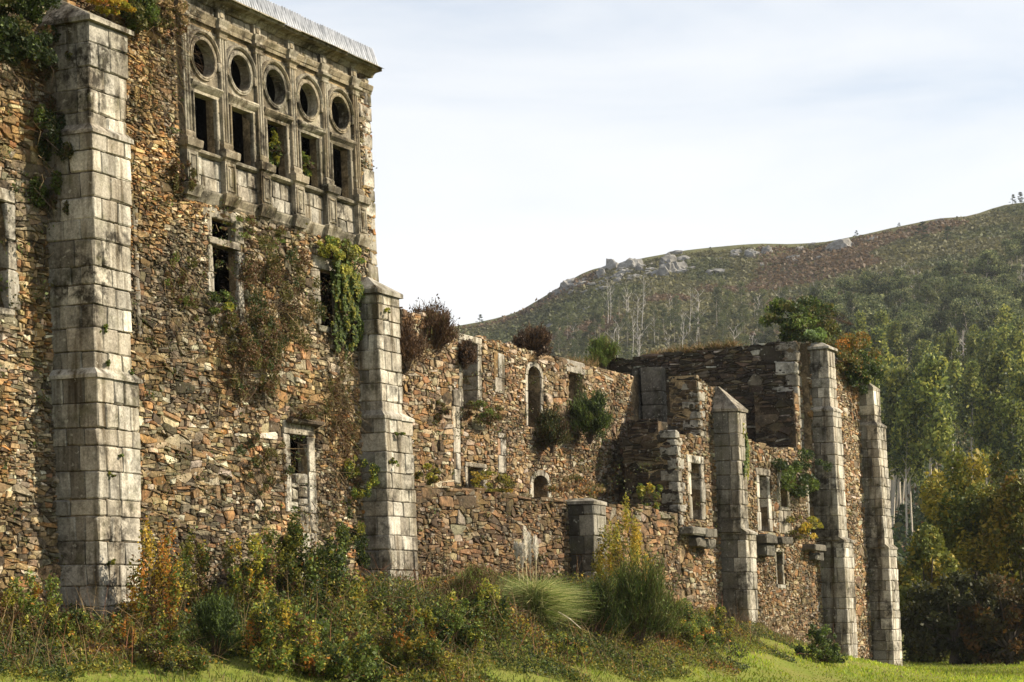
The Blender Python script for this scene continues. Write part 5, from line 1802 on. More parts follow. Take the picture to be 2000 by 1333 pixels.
wall_shrub('pine_bush', 'dark green bushy tree on top of the wing above the fourth buttress', 1568, 628, 50, 44, 7500, 0.11, [(DKGREEN, 5), (GREEN, 2), (OLIVE, 3)], dn=-2.0, depth=1.2, clumps=60, spread=0.24, hollow=0.1)
wall_shrub('autumn_gorse', 'orange and green gorse bush on the wing top between the fourth and fifth buttresses', 1665, 695, 38, 48, 4800, 0.09, [(ORANGE, 0.8), (OLIVE, 5), (GREEN, 3), ((0.2, 0.12, 0.025), 3), (DKGREEN, 2)], dn=0.2, depth=0.8, clumps=44, spread=0.22, hollow=0.2)
wall_shrub('ivy', 'pale ivy tuft on the cap of the fourth buttress', 1597, 652, 20, 10, 800, 0.1, [((0.14, 0.19, 0.08), 4), (IVYC, 3)], dn=0.3, depth=0.4, nrm=WN, nb=0.4, clumps=10, spread=0.35)
wall_shrub('gorse_bush', 'dark bush drooping over the top of the fifth buttress', 1685, 730, 20, 34, 2200, 0.09, [(DKGREEN, 6), (GREEN, 2)], dn=0.5, depth=0.5, clumps=16, spread=0.3)
# dry grass along the wall tops
for k, (fr, u0, u1, v0, v1, dn, n, lab) in enumerate(((FRONT, 1262, 1440, 692, 676, -3.4, 1800, 'dry orange grass growing along the tall cross wall top'), (BACK, 1108, 1160, 712, 720, -0.4, 700, 'dry brown grass on the rear wall top beyond the broken opening'))):
    A, Bq = np.array(on_wall(fr, u0, v0, dn)), np.array(on_wall(fr, u1, v1, dn))
    if k == 0:
        A, Bq = FRONT.w(S_C - 0.3, -6.2, Z_T - 0.25), FRONT.w(S_C - 0.3, -2.6, Z_T)
    t = NR.random((n, 1))
    P = A + (Bq - A) * t + NR.normal(0, 0.12, (n, 3)) * np.array([1, 1, 0.3])
    h = NR.uniform(0.08, 0.4, (n, 1)) * (0.3 + 0.7 * np.sin(t * 19) ** 2)
    tip = P + np.concatenate([NR.normal(0, 0.12, (n, 2)), h], 1)
    V = strips(P, (P + tip) / 2 + NR.normal(0, 0.02, (n, 3)), tip, 0.012 * np.ones(n))
    C = pal_cols([((0.24, 0.14, 0.06), 3), (DRY, 3), (OLIVE, 4)], n)
    o = fast_quads('dry_grass', V, np.concatenate([C, C]), M['blade'])
    tag(o, lab, 'grass', None, 'stuff')

# ---- the bank in front of the walls
BR1 = [(GREEN, 5), (DKGREEN, 4), (YGREEN, 3), (ORANGE, 0.5), (BROWN, 0.8)]
BR2 = [(YGREEN, 4), (GREEN, 5), (DKGREEN, 2), (YELLOW, 0.9), (ORANGE, 0.8), (BROWN, 2), (OLIVE, 2)]
BRO = [(YELLOW, 2.5), (ORANGE, 2.5), (YGREEN, 2), (BROWN, 2.5), (GREEN, 1.5), (OLIVE, 2)]
bank = [
    # u, v of the base, half width, height in pixels, palette, leaf, label
    (305, 1262, 58, 205, BRO, 0.05, 'tall shrub with orange and yellow autumn leaves right of the first buttress', 'autumn_shrub'),
    (365, 1215, 55, 150, BR2, 0.05, 'yellow green autumn shrub behind the dark broom', 'autumn_shrub'),
    (240, 1275, 26, 75, BRO, 0.045, 'thin shrub with few orange leaves at the foot of the first buttress', 'autumn_shrub'),
    (480, 1235, 60, 160, BR2, 0.05, 'yellowish bramble heap left of the walled up window', 'bramble'),
    (560, 1205, 62, 165, BR1, 0.055, 'green bramble heap rising under the walled up window', 'bramble'),
    (640, 1245, 75, 165, BR1, 0.055, 'large dark green bramble heap left of the second buttress', 'bramble'),
    (735, 1262, 68, 88, BR1, 0.055, 'bramble heap at the foot of the second buttress', 'bramble'),
    (800, 1265, 48, 85, BR2, 0.05, 'yellow and green bramble heap right of the second buttress', 'bramble'),
    (540, 1310, 85, 115, BR2, 0.05, 'orange flecked bramble heap at the lower edge below the walled up window', 'bramble'),
    (660, 1328, 90, 100, BR1, 0.055, 'low bramble heap in front below the second buttress', 'bramble'),
    (800, 1322, 80, 95, BR2, 0.05, 'low yellow bramble heap at the front of the bank', 'bramble'),
    (880, 1275, 60, 100, BR1, 0.05, 'green bramble heap left of the pampas grass', 'bramble'),
    (330, 1308, 70, 70, BR2, 0.045, 'low rusty bramble below the orange shrub', 'bramble'),
    (945, 1248, 55, 95, BR1, 0.05, 'dark green bramble just left of the pampas grass', 'bramble'),
    (60, 1262, 70, 130, BR2, 0.045, 'weedy bramble at the wall foot left of the first buttress', 'bramble'),
    (150, 1272, 50, 70, BR2, 0.045, 'weedy bramble before the shaded side of the first buttress', 'bramble'),
    (1090, 1285, 60, 45, BR1, 0.045, 'low green scrub below the pampas grass', 'bramble'),
    (1330, 1262, 60, 75, BR1, 0.05, 'green scrub right of the broom bushes', 'bramble'),
    (1400, 1252, 40, 60, BR2, 0.05, 'scrub with a few orange leaves left of the third buttress foot', 'bramble'),
    (1600, 1292, 46, 60, [(DKGREEN, 5), (GREEN, 4), (OLIVE, 2)], 0.06, 'dark bramble at the shaded foot of the fourth buttress', 'bramble'),
    (1215, 1225, 58, 215, [(YELLOW, 4), (YGREEN, 4), (OLIVE, 2)], 0.05, 'slender yellow leaved sapling against the low wall', 'yellow_sapling'),
    (890, 1178, 40, 55, [(BROWN, 4), (ORANGE, 2), (OLIVE, 3), (DRY, 2)], 0.05, 'rusty bracken against the low wall', 'bracken'),
    (1150, 1140, 28, 110, [(OLIVE, 4), (DKGREEN, 3), (YELLOW, 1)], 0.045, 'thin dark shrub before the stub pier', 'bramble'),
]
def thicket():
    """low continuous tangle between the shrubs of the bank"""
    n = 420000
    s_ = NR.uniform(-7, 41, n)
    n_ = NR.uniform(0.15, 5.8, n)
    X = X0 + s_ * DX + n_ * NX; Y = Y0 + s_ * DY + n_ * NY
    u = HX + FPX * X / Y
    dens = vnoise(X * 0.55, Y * 0.55, 51) + 0.6 * vnoise(X * 1.7, Y * 1.7, 52)
    wmax = np.interp(s_, [-7, 0, 6, 12, 17, 24, 33, 41], [2.6, 3.0, 5.6, 5.6, 5.0, 4.6, 3.0, 1.6])
    ok = (u > -80) & (dens > -0.75) & (n_ < wmax * (1 + 0.25 * dens)) & (NR.random(n) < np.interp(s_, [14, 22, 41], [1, 0.5, 0.35]))
    X, Y, dens, n_, s_ = X[ok], Y[ok], dens[ok], n_[ok], s_[ok]
    m_ = len(X)
    hgt = (0.25 + 0.62 * np.clip(dens + 0.55, 0, 1.5)) * np.interp(s_, [-7, -1, 2, 4, 9, 12, 18, 24, 41], [0.6, 0.45, 0.5, 1.1, 1.1, 0.7, 0.8, 0.45, 0.4]) * np.clip((wmax[ok] - n_) / 1.6, 0.25, 1)
    P = np.stack([X, Y, ground_z(X, Y) + hgt * NR.random(m_) ** 0.55], -1) + NR.normal(0, 0.03, (m_, 3))
    pt = vnoise(X * 0.5 + 9, Y * 0.5, 53) + 0.7 * vnoise(X * 1.9, Y * 1.9, 54)
    c1, c2, c3 = pal_cols([(GREEN, 5), (DKGREEN, 4), (YGREEN, 1)], m_), pal_cols([(YGREEN, 4), (GREEN, 5), (YELLOW, 0.7), (OLIVE, 1)], m_), pal_cols([(ORANGE, 2), (BROWN, 4), (YELLOW, 1.5), (OLIVE, 3)], m_)
    C = np.where((pt > 0.8)[:, None], c3, np.where((pt > -0.2)[:, None], c2, c1))
    sz = 0.05
    V = leaf_quads(P, sz, (0.3, -0.5, 0.8), 0.4)
    tag(fast_quads('bramble_thicket', V, C, M['leaf']), 'low tangle of bramble, ivy and weeds covering the bank', 'undergrowth', None, 'stuff')
    k = 6000
    i = NR.integers(0, m_, k)
    A = P[i]; Ct = A + NR.normal(0, 0.3, (k, 3)) + np.array([0, 0, 0.25])
    Vs = strips(A, (A + Ct) / 2 + np.array([0, 0, 0.08]), Ct, 0.005 * np.ones(k))
    Cs = pal_cols([(BROWN, 4), (DRY, 3), ((0.3, 0.12, 0.06), 1)], k)
    tag(fast_quads('bramble_canes', Vs, np.concatenate([Cs, Cs]), M['twig']), 'thin brown canes and dry stalks rising from the bramble tangle', 'stems', None, 'stuff')


thicket()


def wall_weeds():
    """tiny weeds and moss tufts rooted in the joints of the tall wall and low wall"""
    VV, CC = [], []
    for fr, s0, s1, z0, z1, k in ((FRONT, -1.6, S_END - 0.35, 1.5, ZTOP - 0.3, 330), (FRONT, S_END + 1, S_E, 0.5, 6.0, 200), (BACK, S_BV, S_BR, 5, Z_BT, 130)):
        for _ in range(k):
            s_, z_ = NR.uniform(s0, s1), NR.uniform(z0, z1)
            if fr is FRONT and G_L < s_ < G_R and z_ > Z_LOW0: continue
            m_ = NR.integers(14, 70)
            sp_ = NR.uniform(0.05, 0.16)
            c = fr.w(s_, 0.05, z_)
            P = c + NR.normal(0, 1, (m_, 3)) * np.array([sp_, sp_, sp_ * 0.8]) + np.array([NX, NY, 0]) * 0.04
            VV.append(leaf_quads(P, 0.045, WN, 0.3, droop=0.4)); CC.append(pal_cols([(OLIVE, 4), (GREEN, 3), (BROWN, 4), (DKGREEN, 3)], m_))
    tag(fast_quads('wall_weeds', np.concatenate(VV), np.concatenate(CC), M['leaf']), 'tiny weeds and moss tufts growing in the joints of the rubble walls', 'weeds', None, 'stuff')


wall_weeds()
for (u, v, hw, hp, pal, lf, lab, nm) in bank:
    X, Y, Zg = gp(u, v)
    px = FPX / Y
    r = (hw / px * 1.15, min(hw / px * 0.95, 1.2), hp / px * 1.15)
    n = int(min(24000, 5200 * r[0] * 2 * r[2] * (0.055 / lf) ** 1.5 * (1.0 if nm == 'bramble' else 0.55)))
    shrub(nm, lab, (X, Y, Zg - 0.05), r, max(n, 500), lf, pal, clumps=int(46 + 26 * r[0] * r[2]) if nm != 'yellow_sapling' else 70, spread=0.16 if nm != 'yellow_sapling' else 0.14, stem_r=0.01, nrm=(0.3, -0.5, 0.8), nb=0.35)
for (u, v, hp, sp, n, pal, lab) in (
        (422, 1285, 130, 45, 2600, [(DKGREEN, 7), (GREEN, 3)], 'dark green broom bush among the orange shrubs'),
        (12, 1250, 140, 35, 1500, [(GREEN, 5), (OLIVE, 3)], 'upright green broom at the left edge of the picture'),
        (1165, 1250, 130, 55, 2600, [(GREEN, 6), (DKGREEN, 3), (OLIVE, 2)], 'green broom bush right of the pampas grass'),
        (1248, 1275, 190, 60, 3200, [(GREEN, 5), (OLIVE, 4), (DKGREEN, 2)], 'tall feathery broom bush before the yellow sapling'),
        (1300, 1262, 110, 45, 1800, [(OLIVE, 4), (GREEN, 4), (BROWN, 1)], 'olive broom bush right of the tall feathery broom'),
        (925, 1195, 90, 60, 1800, [(OLIVE, 4), (BROWN, 4), (GREEN, 2)], 'brownish broom leaning against the low wall left of the pampas'),
        (1130, 1205, 70, 30, 1100, [(GREEN, 5), (DKGREEN, 4)], 'small green broom before the stub pier'),
        (1340, 1195, 70, 35, 900, [(BROWN, 4), (OLIVE, 3), (DRY, 2)], 'brown dry broom left of the third buttress')):
    X, Y, Zg = gp(u, v)
    px = FPX / Y
    broom('broom_bush', lab, (X, Y, Zg - 0.05), hp / px, sp / px, n, pal, 0.007, fuzz=int(n * 1.6), leaf=0.04, base=0.3 * sp / px)

# pampas grass with plumes
X, Y, Zg = gp(1046, 1228)
pm = thing('pampas_grass', 'big pampas grass clump with white plumes in front of the low wall', 'grass', (X, Y, Zg))
n = 5200
V = fan(n, 1.3, 1.1, 0.007, bend=0.42, base=0.3, hmin=0.3)
V += np.tile(NR.normal(0, 0.05, (n, 1, 3)), (2, 1, 1))
V[n:, 2:, 2] -= NR.uniform(0.0, 0.35, (n, 1)) * np.ones((1, 2))
C = pal_cols([((0.22, 0.27, 0.08), 5), (GREEN, 3), ((0.5, 0.46, 0.2), 3)], n)
fast_quads('leaf_blades', V, np.concatenate([C, C]), M['blade'], pm)
PY = FPX / Y
for k, (u, vt, vb) in enumerate(((1007, 1068, 1098), (1018, 1070, 1112), (1025, 1038, 1100), (1033, 1048, 1108), (1045, 1056, 1100))):
    top = np.array([(u - 1046) / PY, NR.normal(0, 0.1), (1228 - vt) / PY])
    bot = np.array([(u - 1044) / PY, top[1] * 0.8, (1228 - vb) / PY])
    v, f = tube([(NR.normal(0, .05), 0, 0.1), bot * np.array([0.8, 1, 0.6]), bot, top], [0.014, 0.013, 0.012, 0.005], 4)
    pm_s = MB().add(v, f, (0.45, 0.38, 0.22)).build('stalk', M['bark'], None)
    pm_s.parent = pm
    m_ = 300
    t = NR.random((m_, 1))
    A = bot + (top - bot) * t
    out = NR.normal(0, 1, (m_, 3)) * np.array([1, 1, 0.3])
    Ct = A + unit(out) * (0.035 + 0.05 * np.sin(t * 3.0)) + np.array([0, 0, 0.1])
    fast_quads('plume', strips(A, (A + Ct) / 2, Ct, 0.0055 * np.ones(m_)), pal_cols([((0.85, 0.8, 0.7), 3), ((0.7, 0.64, 0.52), 1)], 2 * m_), M['blade'], pm)
bare = MB()
v, f = tube([(X + 0.5, Y - .6, Zg + 0.35), (X + 0.75, Y - .7, Zg + 0.2), (X + 1.0, Y - .8, Zg - 0.02)], [0.012, 0.015, 0.01], 5)
o = bare.add(v, f, (0.6, 0.52, 0.38)).build('fallen_stalk', M['bark'], None)
tag(o, 'pale fallen stalk leaning out of the pampas grass', 'stem')


# ---- grass of the field and bank
def grass(n, ylo, yhi, hlo, hhi, w, pal, cond, name, label, ulo=-60, uhi=2060):
    Y = NR.uniform(ylo, yhi, n)
    u = NR.uniform(ulo, uhi, n)
    X = (u - HX) / FPX * Y
    s, nn = sn_of(X, Y)
    ok = cond(s, nn, X, Y)
    X, Y = X[ok], Y[ok]
    m_ = len(X)
    P = np.stack([X, Y, ground_z(X, Y) - 0.01], -1)
    patch = 0.65 + 0.5 * vnoise(X * 0.8, Y * 0.8, 17)[:, None]
    h = NR.uniform(hlo, hhi, (m_, 1)) * np.clip(patch, 0.25, 1.2)
    tip = P + np.concatenate([NR.normal(0, 0.45, (m_, 2)) * h, h], 1)
    V = strips(P, P + (tip - P) * 0.5 + np.array([0, 0, 0.08]) * h, tip, w * NR.uniform(0.6, 1.5, m_))
    C = pal_cols(pal, m_) * (0.75 + 0.5 * np.clip(vnoise(X * 0.35, Y * 0.35, 19), -0.6, 1)[:, None])
    o = fast_quads(name, V, np.concatenate([C, C]), M['blade'])
    tag(o, label, 'grass', None, 'stuff')


GR = [((0.33, 0.43, 0.03), 6), ((0.46, 0.48, 0.045), 4), ((0.16, 0.24, 0.025), 2), (DRY, 0.8)]
grass(150000, 44, 100, 0.05, 0.14, 0.013, GR, lambda s, n, X, Y: (n > 2.2) | (s > 36), 'short_grass', 'bright short grass of the field in the foreground and right')
grass(60000, 26, 47, 0.08, 0.22, 0.008, [((0.24, 0.3, 0.045), 5), ((0.33, 0.33, 0.06), 3), (GREEN, 4), (DRY, 1.2)], lambda s, n, X, Y: n > 0.5, 'bank_grass', 'longer grass covering the bank in front of the walls')
grass(18000, 40, 84, 0.15, 0.42, 0.007, [(DRY, 3), (BROWN, 1), (OLIVE, 4), (GREEN, 4), (YGREEN, 2)], lambda s, n, X, Y: (n > 0.15) & (n < 3.2) & (s > 13) & (s < 47), 'dry_tall_grass', 'tall dry grass along the foot of the low wall and wing', 800, 1780)


# ---- hillside: scrub, rocks, trees
def hill_scrub():
    n = 62000
    Y = 330 + 304 * NR.random(n) ** 0.8
    u = NR.uniform(840, 2100, n)
    X = (u - HX) / FPX * Y
    Zs = ground_z(X, Y)
    P0_ = np.stack([X, Y, Zs], -1)
    k = 4
    P = np.repeat(P0_, k, 0) + NR.normal(0, 1, (n * k, 3)) * np.array([0.9, 0.9, 0.2]) + np.array([0, 0, 0.15])
    V = leaf_quads(P, 0.8, (0, -0.3, 1), 0.5, aspect=0.8)
    br = vnoise(X / 60, Y / 45, 41) + 0.5 * vnoise(X / 20, Y / 20, 42)
    base = np.where((br > 0.62)[:, None], np.array([[0.2, 0.13, 0.07]]), np.where((br > 0.15)[:, None], np.array([[0.19, 0.175, 0.07]]), np.array([[0.13, 0.14, 0.05]])))
    C = np.repeat(base * NR.uniform(0.6, 1.35, (n, 1)), k, 0) * NR.uniform(0.8, 1.2, (n * k, 1))
    tag(fast_quads('heath_scrub', V, C, M['leaf']), 'heather and gorse scrub covering the hillside', 'scrub', None, 'stuff')


hill_scrub()


def undergrowth():
    n = 60000
    u = NR.uniform(1540, 2120, n)
    Y = 125 + 330 * NR.random(n) ** 0.8
    X = (u - HX) / FPX * Y
    P = np.stack([X, Y, ground_z(X, Y) + NR.uniform(0, 3.2, n) * NR.random(n)], -1)
    V = leaf_quads(P, 0.55, (0, -0.3, 0.6), 0.3, droop=0.3)
    C = pal_cols([(DKGREEN, 5), ((0.03, 0.045, 0.018), 4), (BROWN, 1.2), (OLIVE, 1)], n)
    tag(fast_quads('undergrowth', V, C, M['leaf']), 'dark undergrowth beneath the wood on the right', 'undergrowth', None, 'stuff')


undergrowth()


def rock(label, u, v, hw, hh, seed, group='pale rock outcrops on the hill'):
    X, Y, Zg = gp(u, v, 150, 639)
    px = FPX / Y
    a, b, c = hw / px * 1.35, hw / px * 0.9, hh / px * 1.7
    rg = np.random.default_rng(seed)
    import bmesh
    bm = bmesh.new()
    bmesh.ops.create_icosphere(bm, subdivisions=3, radius=1.0)
    pl = [(unit(rg.normal(size=3)), rg.uniform(0.55, 0.9)) for _ in range(14)]
    for vt in bm.verts:
        p = np.array(vt.co)
        for nn, dd in pl:
            q = p @ nn
            if q > dd: p = p - nn * (q - dd) * 0.9
        p = p * (1 + 0.1 * rg.normal())
        vt.co = (p[0] * a, p[1] * b, p[2] * c)
    me = bpy.data.meshes.new('rock_outcrop')
    bm.to_mesh(me); bm.free()
    set_tint(me, np.tile(np.array([[0.22, 0.21, 0.19]]) * rg.uniform(0.8, 1.15), (len(me.vertices), 1)))
    me.materials.append(M['rock'])
    o = bpy.data.objects.new('rock_outcrop', me)
    COL.objects.link(o)
    o.location = (X, Y, Zg - c * 0.15)
    o.rotation_euler = (0, rg.uniform(-0.35, 0.0), rg.uniform(-0.4, 0.4))
    tag(o, label, 'rock', group)


M['rock'] = plain_mat('hill rock', grain=0.45, scale=0.8)
for k, (u, v, hw, hh, lab) in enumerate((
        (1195, 527, 24, 17, 'broad pale crag at the left of the main outcrop under the ridge'), (1230, 523, 20, 14, 'pale crag joining the broad left crag'), (1178, 541, 9, 11, 'small crag below the left end of the main outcrop'),
        (1305, 517, 20, 14, 'largest pale crag in the middle of the ridge outcrop'), (1322, 497, 14, 7, 'pale crag topping the ridge line'), (1300, 536, 20, 16, 'pale crag low in the middle outcrop'),
        (1330, 528, 18, 15, 'pale crag at the right of the middle outcrop'), (1280, 538, 12, 9, 'small pale crag left of the low middle crag'), (1251, 531, 9, 9, 'small rock between the two main outcrops'), (1207, 552, 8, 7, 'small boulder under the broad left crag'),
        (1468, 503, 15, 11, 'pale rock right of the middle outcrop on the upper slope'), (1498, 494, 11, 9, 'pale rock on the ridge right of the middle'), (1435, 502, 8, 6, 'small pale rock on the upper slope'), (1400, 534, 17, 8, 'flat pale rock below the middle of the ridge'),
        (1545, 506, 16, 7, 'flat pale rock on the upper right slope'), (1640, 487, 26, 12, 'long tilted pale slab on the right slope'), (1703, 470, 9, 6, 'small pale rock right of the long slab'), (1838, 433, 10, 4, 'small pale rock near the right skyline'),
        (1110, 562, 18, 11, 'grey rock on the steep left end of the ridge'), (1090, 575, 11, 8, 'lower grey rock at the left end of the ridge'), (1146, 607, 9, 6, 'lone pale boulder on the slope left of the wood'), (1075, 640, 9, 7, 'pale boulder low on the slope behind the heather'))):
    rock(lab, u, v, hw, hh, 100 + k)


for k in range(64):
    u = NR.uniform(1085, 1360) if k < 50 else NR.uniform(1400, 1720)
    v = sum(np.interp(u + q, RIDGE_U, RIDGE_V) for q in (-60, -36, -12, 12, 36, 60)) / 6 + NR.uniform(5, 42)
    w_ = NR.uniform(5, 14)
    rock('one of the small grey rocks strewn along the crest of the hill', u, v, w_, w_ * NR.uniform(0.3, 0.55), 300 + k, 'small rocks strewn along the crest')


def tree_mesh(kind, seed):
    """returns (trunk mesh, crown mesh or None) of a tree about 15 m tall"""
    rg = np.random.default_rng(seed)
    global NR
    keep, NR = NR, rg
    mb = MB()
    H = 15.0
    lean = rg.normal(0, 0.5, 2)
    pts = [np.array([lean[0] * t * t + 0.18 * math.sin(t * 5 + seed), lean[1] * t * t + 0.15 * math.cos(t * 4 + seed), H * t]) for t in np.linspace(0, 0.97, 8)]
    r0 = {'plantation': 0.13, 'tall': 0.17, 'dead': 0.15, 'scrubby': 0.12, 'pine': 0.16}[kind]
    col = {'plantation': (0.5, 0.44, 0.35), 'tall': (0.5, 0.43, 0.33), 'dead': (0.55, 0.5, 0.44), 'scrubby': (0.36, 0.31, 0.25), 'pine': (0.12, 0.08, 0.05)}[kind]
    v, f = tube(pts, np.linspace(r0, r0 * 0.25, 8), 5)
    mb.add(v, f, col)
    tips = []
    lo = {'plantation': 0.42, 'tall': 0.64, 'dead': 0.35, 'scrubby': 0.35, 'pine': 0.15}[kind]
    nb_ = {'plantation': 20, 'tall': 13, 'dead': 9, 'scrubby': 13, 'pine': 22}[kind]
    for k in range(nb_):
        t = lo + (1 - lo) * (k + rg.random()) / nb_
        i = min(int(t / 0.97 * 7), 6)
        fr_ = t / 0.97 * 7 - i
        p = pts[i] + (pts[min(i + 1, 7)] - pts[i]) * min(fr_, 1)
        an = rg.uniform(0, 2 * math.pi)
        L = {'plantation': 1.5 * (1.05 - t) + 0.35, 'tall': 2.6 * (1.2 - t) + 0.6, 'dead': rg.uniform(1.2, 3.6), 'scrubby': 2.4 * (1.2 - t) + .6, 'pine': 3.2 * (1.02 - t) + .3}[kind]
        up = {'plantation': 1.5, 'tall': 0.8, 'dead': 1.1, 'scrubby': 0.6, 'pine': 0.15}[kind] * rg.uniform(0.6, 1.3)
        e = p + np.array([math.cos(an) * L, math.sin(an) * L, L * up])
        m_ = (p + e) / 2 + rg.normal(0, 0.15, 3)
        v, f = tube([p, m_, e], [r0 * 0.4, r0 * 0.28, r0 * 0.08], 4)
        mb.add(v, f, col)
        tips += [e, m_ * 0.4 + e * 0.6]
        if kind == 'dead':
            for _ in range(3):
                e2 = m_ + (e - m_) * rg.uniform(0, .8) + np.array([*rg.normal(0, 0.7, 2), rg.uniform(0.5, 1.6)])
                v, f = tube([m_ + (e - m_) * 0.2, e2], [r0 * 0.2, 0.015], 3)
                mb.add(v, f, col)
    tips.append(pts[-1])
    tv = np.concatenate(mb.v)
    tm = bpy.data.meshes.new('trunk')
    tm.from_pydata(tv.tolist(), [], mb.f)
    set_tint(tm, np.concatenate(mb.c))
    tm.materials.append(M['bark'])
    cm = None
    if kind != 'dead':
        n = {'plantation': 4200, 'tall': 3000, 'scrubby': 2800, 'pine': 3000}[kind]
        tips = np.array(tips)
        ids = rg.integers(0, len(tips), n)
        sp_ = {'plantation': (0.36, 0.36, 0.6), 'tall': (0.62, 0.62, 0.42), 'scrubby': (0.65, 0.65, 0.45), 'pine': (0.5, 0.5, 0.3)}[kind]
        P = tips[ids] + np.clip(rg.normal(0, 1, (n, 3)), -1.7, 1.7) * np.array(sp_)
        pal = {'plantation': [((0.2, 0.23, 0.05), 5), ((0.36, 0.35, 0.07), 2.8), ((0.065, 0.09, 0.03), 4.5)], 'tall': [((0.11, 0.135, 0.05), 5), ((0.22, 0.23, 0.085), 3), ((0.045, 0.06, 0.026), 5)],
               'scrubby': [((0.1, 0.115, 0.045), 4), ((0.16, 0.165, 0.06), 3), ((0.055, 0.07, 0.03), 4)], 'pine': [(DKGREEN, 5), ((0.03, 0.05, 0.022), 3)]}[kind]
        V = leaf_quads(P, 0.36, (0.2, -0.3, 0.5), 0.2, droop=0.7, aspect=0.5)
        C = pal_cols(pal, n, ids)
        o = fast_quads('crown', V, C, M['leaf'])
        cm = o.data
        bpy.data.objects.remove(o)
    NR = keep
    return tm, cm


TREES = {k: [tree_mesh(k, 50 + 10 * i + j) for j in range(nv)] for i, (k, nv) in enumerate((('plantation', 5), ('tall', 5), ('dead', 4), ('scrubby', 4), ('pine', 2)))}


def tree(kind, name, label, u, v, h, group, rg):
    X, Y, Zg = gp(u, v, 112, 639)
    t = thing(name, label, 'tree', (X, Y, Zg - 0.2), group)
    tm, cm = TREES[kind][rg.integers(len(TREES[kind]))]
    sc = h / 15.0
    rz = rg.uniform(0, 6.28)
    wd = rg.uniform(0.85, 1.2) * (1.9 if kind == 'pine' else 1.0)
    for nm, me in (('trunk', tm), ('crown', cm)):
        if me is None: continue
        o = bpy.data.objects.new(nm, me)
        COL.objects.link(o)
        o.parent = t
        o.rotation_euler = (0, 0, rz)
        o.scale = (sc * wd, sc * wd, sc)


rt = np.random.default_rng(77)
for _ in range(120):
    u = rt.uniform(1640, 2070); v = rt.uniform(800, 1090)
    tree('plantation', 'young_eucalyptus', 'young feathery light green eucalyptus in the lower wood behind the fifth buttress', u, v, rt.uniform(12, 17), 'young eucalyptus trees of the lower wood', rt)
for _ in range(150):
    u = rt.uniform(1580, 2070)
    v = rt.uniform(np.interp(u, [1580, 1700, 1850, 2070], [705, 660, 610, 545]), 800)
    tree('tall', 'tall_eucalyptus', 'tall eucalyptus with bare trunk and high dark crown in the upper wood', u, v, rt.uniform(11, 15.5), 'tall eucalyptus trees of the upper wood', rt)
for _ in range(75):
    u = rt.uniform(1090, 1640)
    v = rt.uniform(np.interp(u, [1090, 1250, 1640], [665, 615, 600]), 745)
    tree('scrubby', 'small_eucalyptus', 'low bushy grey green tree on the slope above the ruined walls', u, v, rt.uniform(5.5, 9.5), 'low trees above the ruined walls', rt)
for _ in range(30):
    u = rt.uniform(1085, 1700); v = rt.uniform(630, 740)
    tree('dead', 'dead_tree', 'bare pale dead tree on the slope above the ruined walls', u, v, rt.uniform(6, 11), 'dead trees above the ruined walls', rt)
for _ in range(34):
    u = rt.uniform(1690, 2040); v = rt.uniform(600, 830)
    tree('dead', 'dead_tree', 'bare pale dead trunk standing in the wood on the right', u, v, rt.uniform(8, 12.5), 'dead trunks in the right wood', rt)
tree('dead', 'dead_tree', 'large bare white dead tree left of centre on the slope', 1255, 652, 13.5, None, rt)
for (u, v, h, lab) in ((937, 634, 3.2, 'tiny lone pine on the low left skyline'), (1388, 494, 1.8, 'tiny bush on the middle of the ridge'), (1673, 452, 2.2, 'tiny pine on the ridge above the long slab'), (1756, 440, 1.6, 'tiny pine on the right ridge'), (1978, 400, 3.4, 'small pine on the skyline near the right edge'), (1994, 400, 4.0, 'dark pine on the skyline at the right edge'), (1800, 470, 5.5, 'lone dark pine on the upper right slope'), (1850, 475, 5.0, 'second lone dark pine on the upper right slope')):
    tree('pine', 'pine_tree', lab, u, v, h, None, rt)


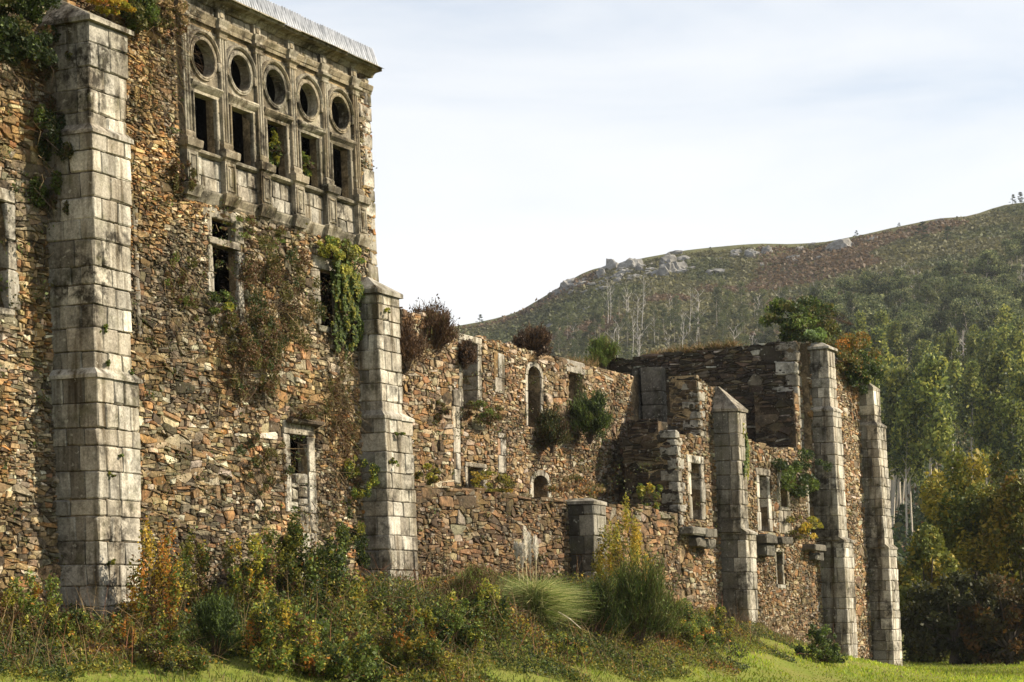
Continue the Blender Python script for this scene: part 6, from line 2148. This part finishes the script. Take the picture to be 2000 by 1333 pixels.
# broadleaved autumn trees beyond the field
def autumn_tree(label, u, y, hp, hw, pal, n, leaf=0.17, group=None):
    X = (u - HX) / FPX * y
    Zg = float(ground_z(X, y))
    px = FPX / y
    H, Wd = hp / px, hw / px
    t = thing('autumn_tree', label, 'tree', (X, y, Zg - 0.1), group)
    V, C, cl = cloud(n, (Wd, Wd * 0.9, H * 0.55), leaf, pal, 75, 0, dome=False, spread=0.2, hollow=0.75, nrm=(0.3, -0.3, 0.6), nb=0.3)
    V[..., 2] += H * 0.5
    low = V[:, :, 2].min(1) > 0.05
    fast_quads('crown', V[low], C[low], M['leaf'], t)
    mb = MB()
    v, f = tube([(0, 0, 0), (0.1, 0, H * 0.25), (0, 0.1, H * 0.6)], [0.22, 0.16, 0.06], 7)
    mb.add(v, f, (0.1, 0.08, 0.06))
    for c in cl[:26]:
        v, f = tube([(0, 0, H * 0.2), np.array([0, 0, H * 0.3]) * 0.5 + (c + np.array([0, 0, H * 0.5])) * 0.5, c + np.array([0, 0, H * 0.5])], [0.07, 0.045, 0.012], 4)
        mb.add(v, f, (0.1, 0.08, 0.06))
    o = mb.build('trunk', M['bark'], None)
    o.parent = t


AU1 = [((0.17, 0.18, 0.03), 5), ((0.09, 0.11, 0.025), 4), ((0.32, 0.25, 0.035), 2.2)]
AU2 = [((0.17, 0.17, 0.03), 7), ((0.3, 0.17, 0.03), 1.2), ((0.11, 0.115, 0.024), 4), ((0.36, 0.26, 0.035), 1.6)]
autumn_tree('dark green broad tree just right of the fifth buttress', 1815, 88, 240, 85, AU1, 24000)
autumn_tree('large yellowing green tree in the middle of the right tree group', 1900, 93, 375, 125, AU1 + [((0.3, 0.24, 0.03), 1.6)], 40000)
autumn_tree('rust coloured tree at the right edge of the picture', 2000, 91, 390, 105, AU2, 34000)
autumn_tree('dark low tree at the foot of the right tree group', 1862, 84, 165, 100, [((0.06, 0.065, 0.02), 5), ((0.1, 0.09, 0.025), 2)], 12000)
autumn_tree('dark brown low tree before the rust coloured tree', 1970, 83.5, 170, 95, [((0.08, 0.065, 0.02), 5), ((0.16, 0.08, 0.02), 2)], 12000)


# ================================================================== AIR
hz = MB()
hz.add([(x, y, z) for z in (-4.0, 190.0) for y in (-75.0, 1010.0) for x in (-950.0, 950.0)], [(0, 2, 3, 1), (4, 5, 7, 6), (0, 1, 5, 4), (2, 6, 7, 3), (0, 4, 6, 2), (1, 3, 7, 5)])
mh = bpy.data.materials.new('haze')
mh.use_nodes = True
mh.node_tree.nodes.clear()
ho = mh.node_tree.nodes.new('ShaderNodeOutputMaterial')
hv = mh.node_tree.nodes.new('ShaderNodeVolumePrincipled')
hv.inputs['Color'].default_value = (0.85, 0.9, 0.96, 1)
hv.inputs['Density'].default_value = 0.0001
hv.inputs['Anisotropy'].default_value = 0.2
mh.node_tree.links.new(hv.outputs['Volume'], ho.inputs['Volume'])
tag(hz.build('haze', mh), 'thin autumn haze over the valley', 'haze', None, 'stuff')
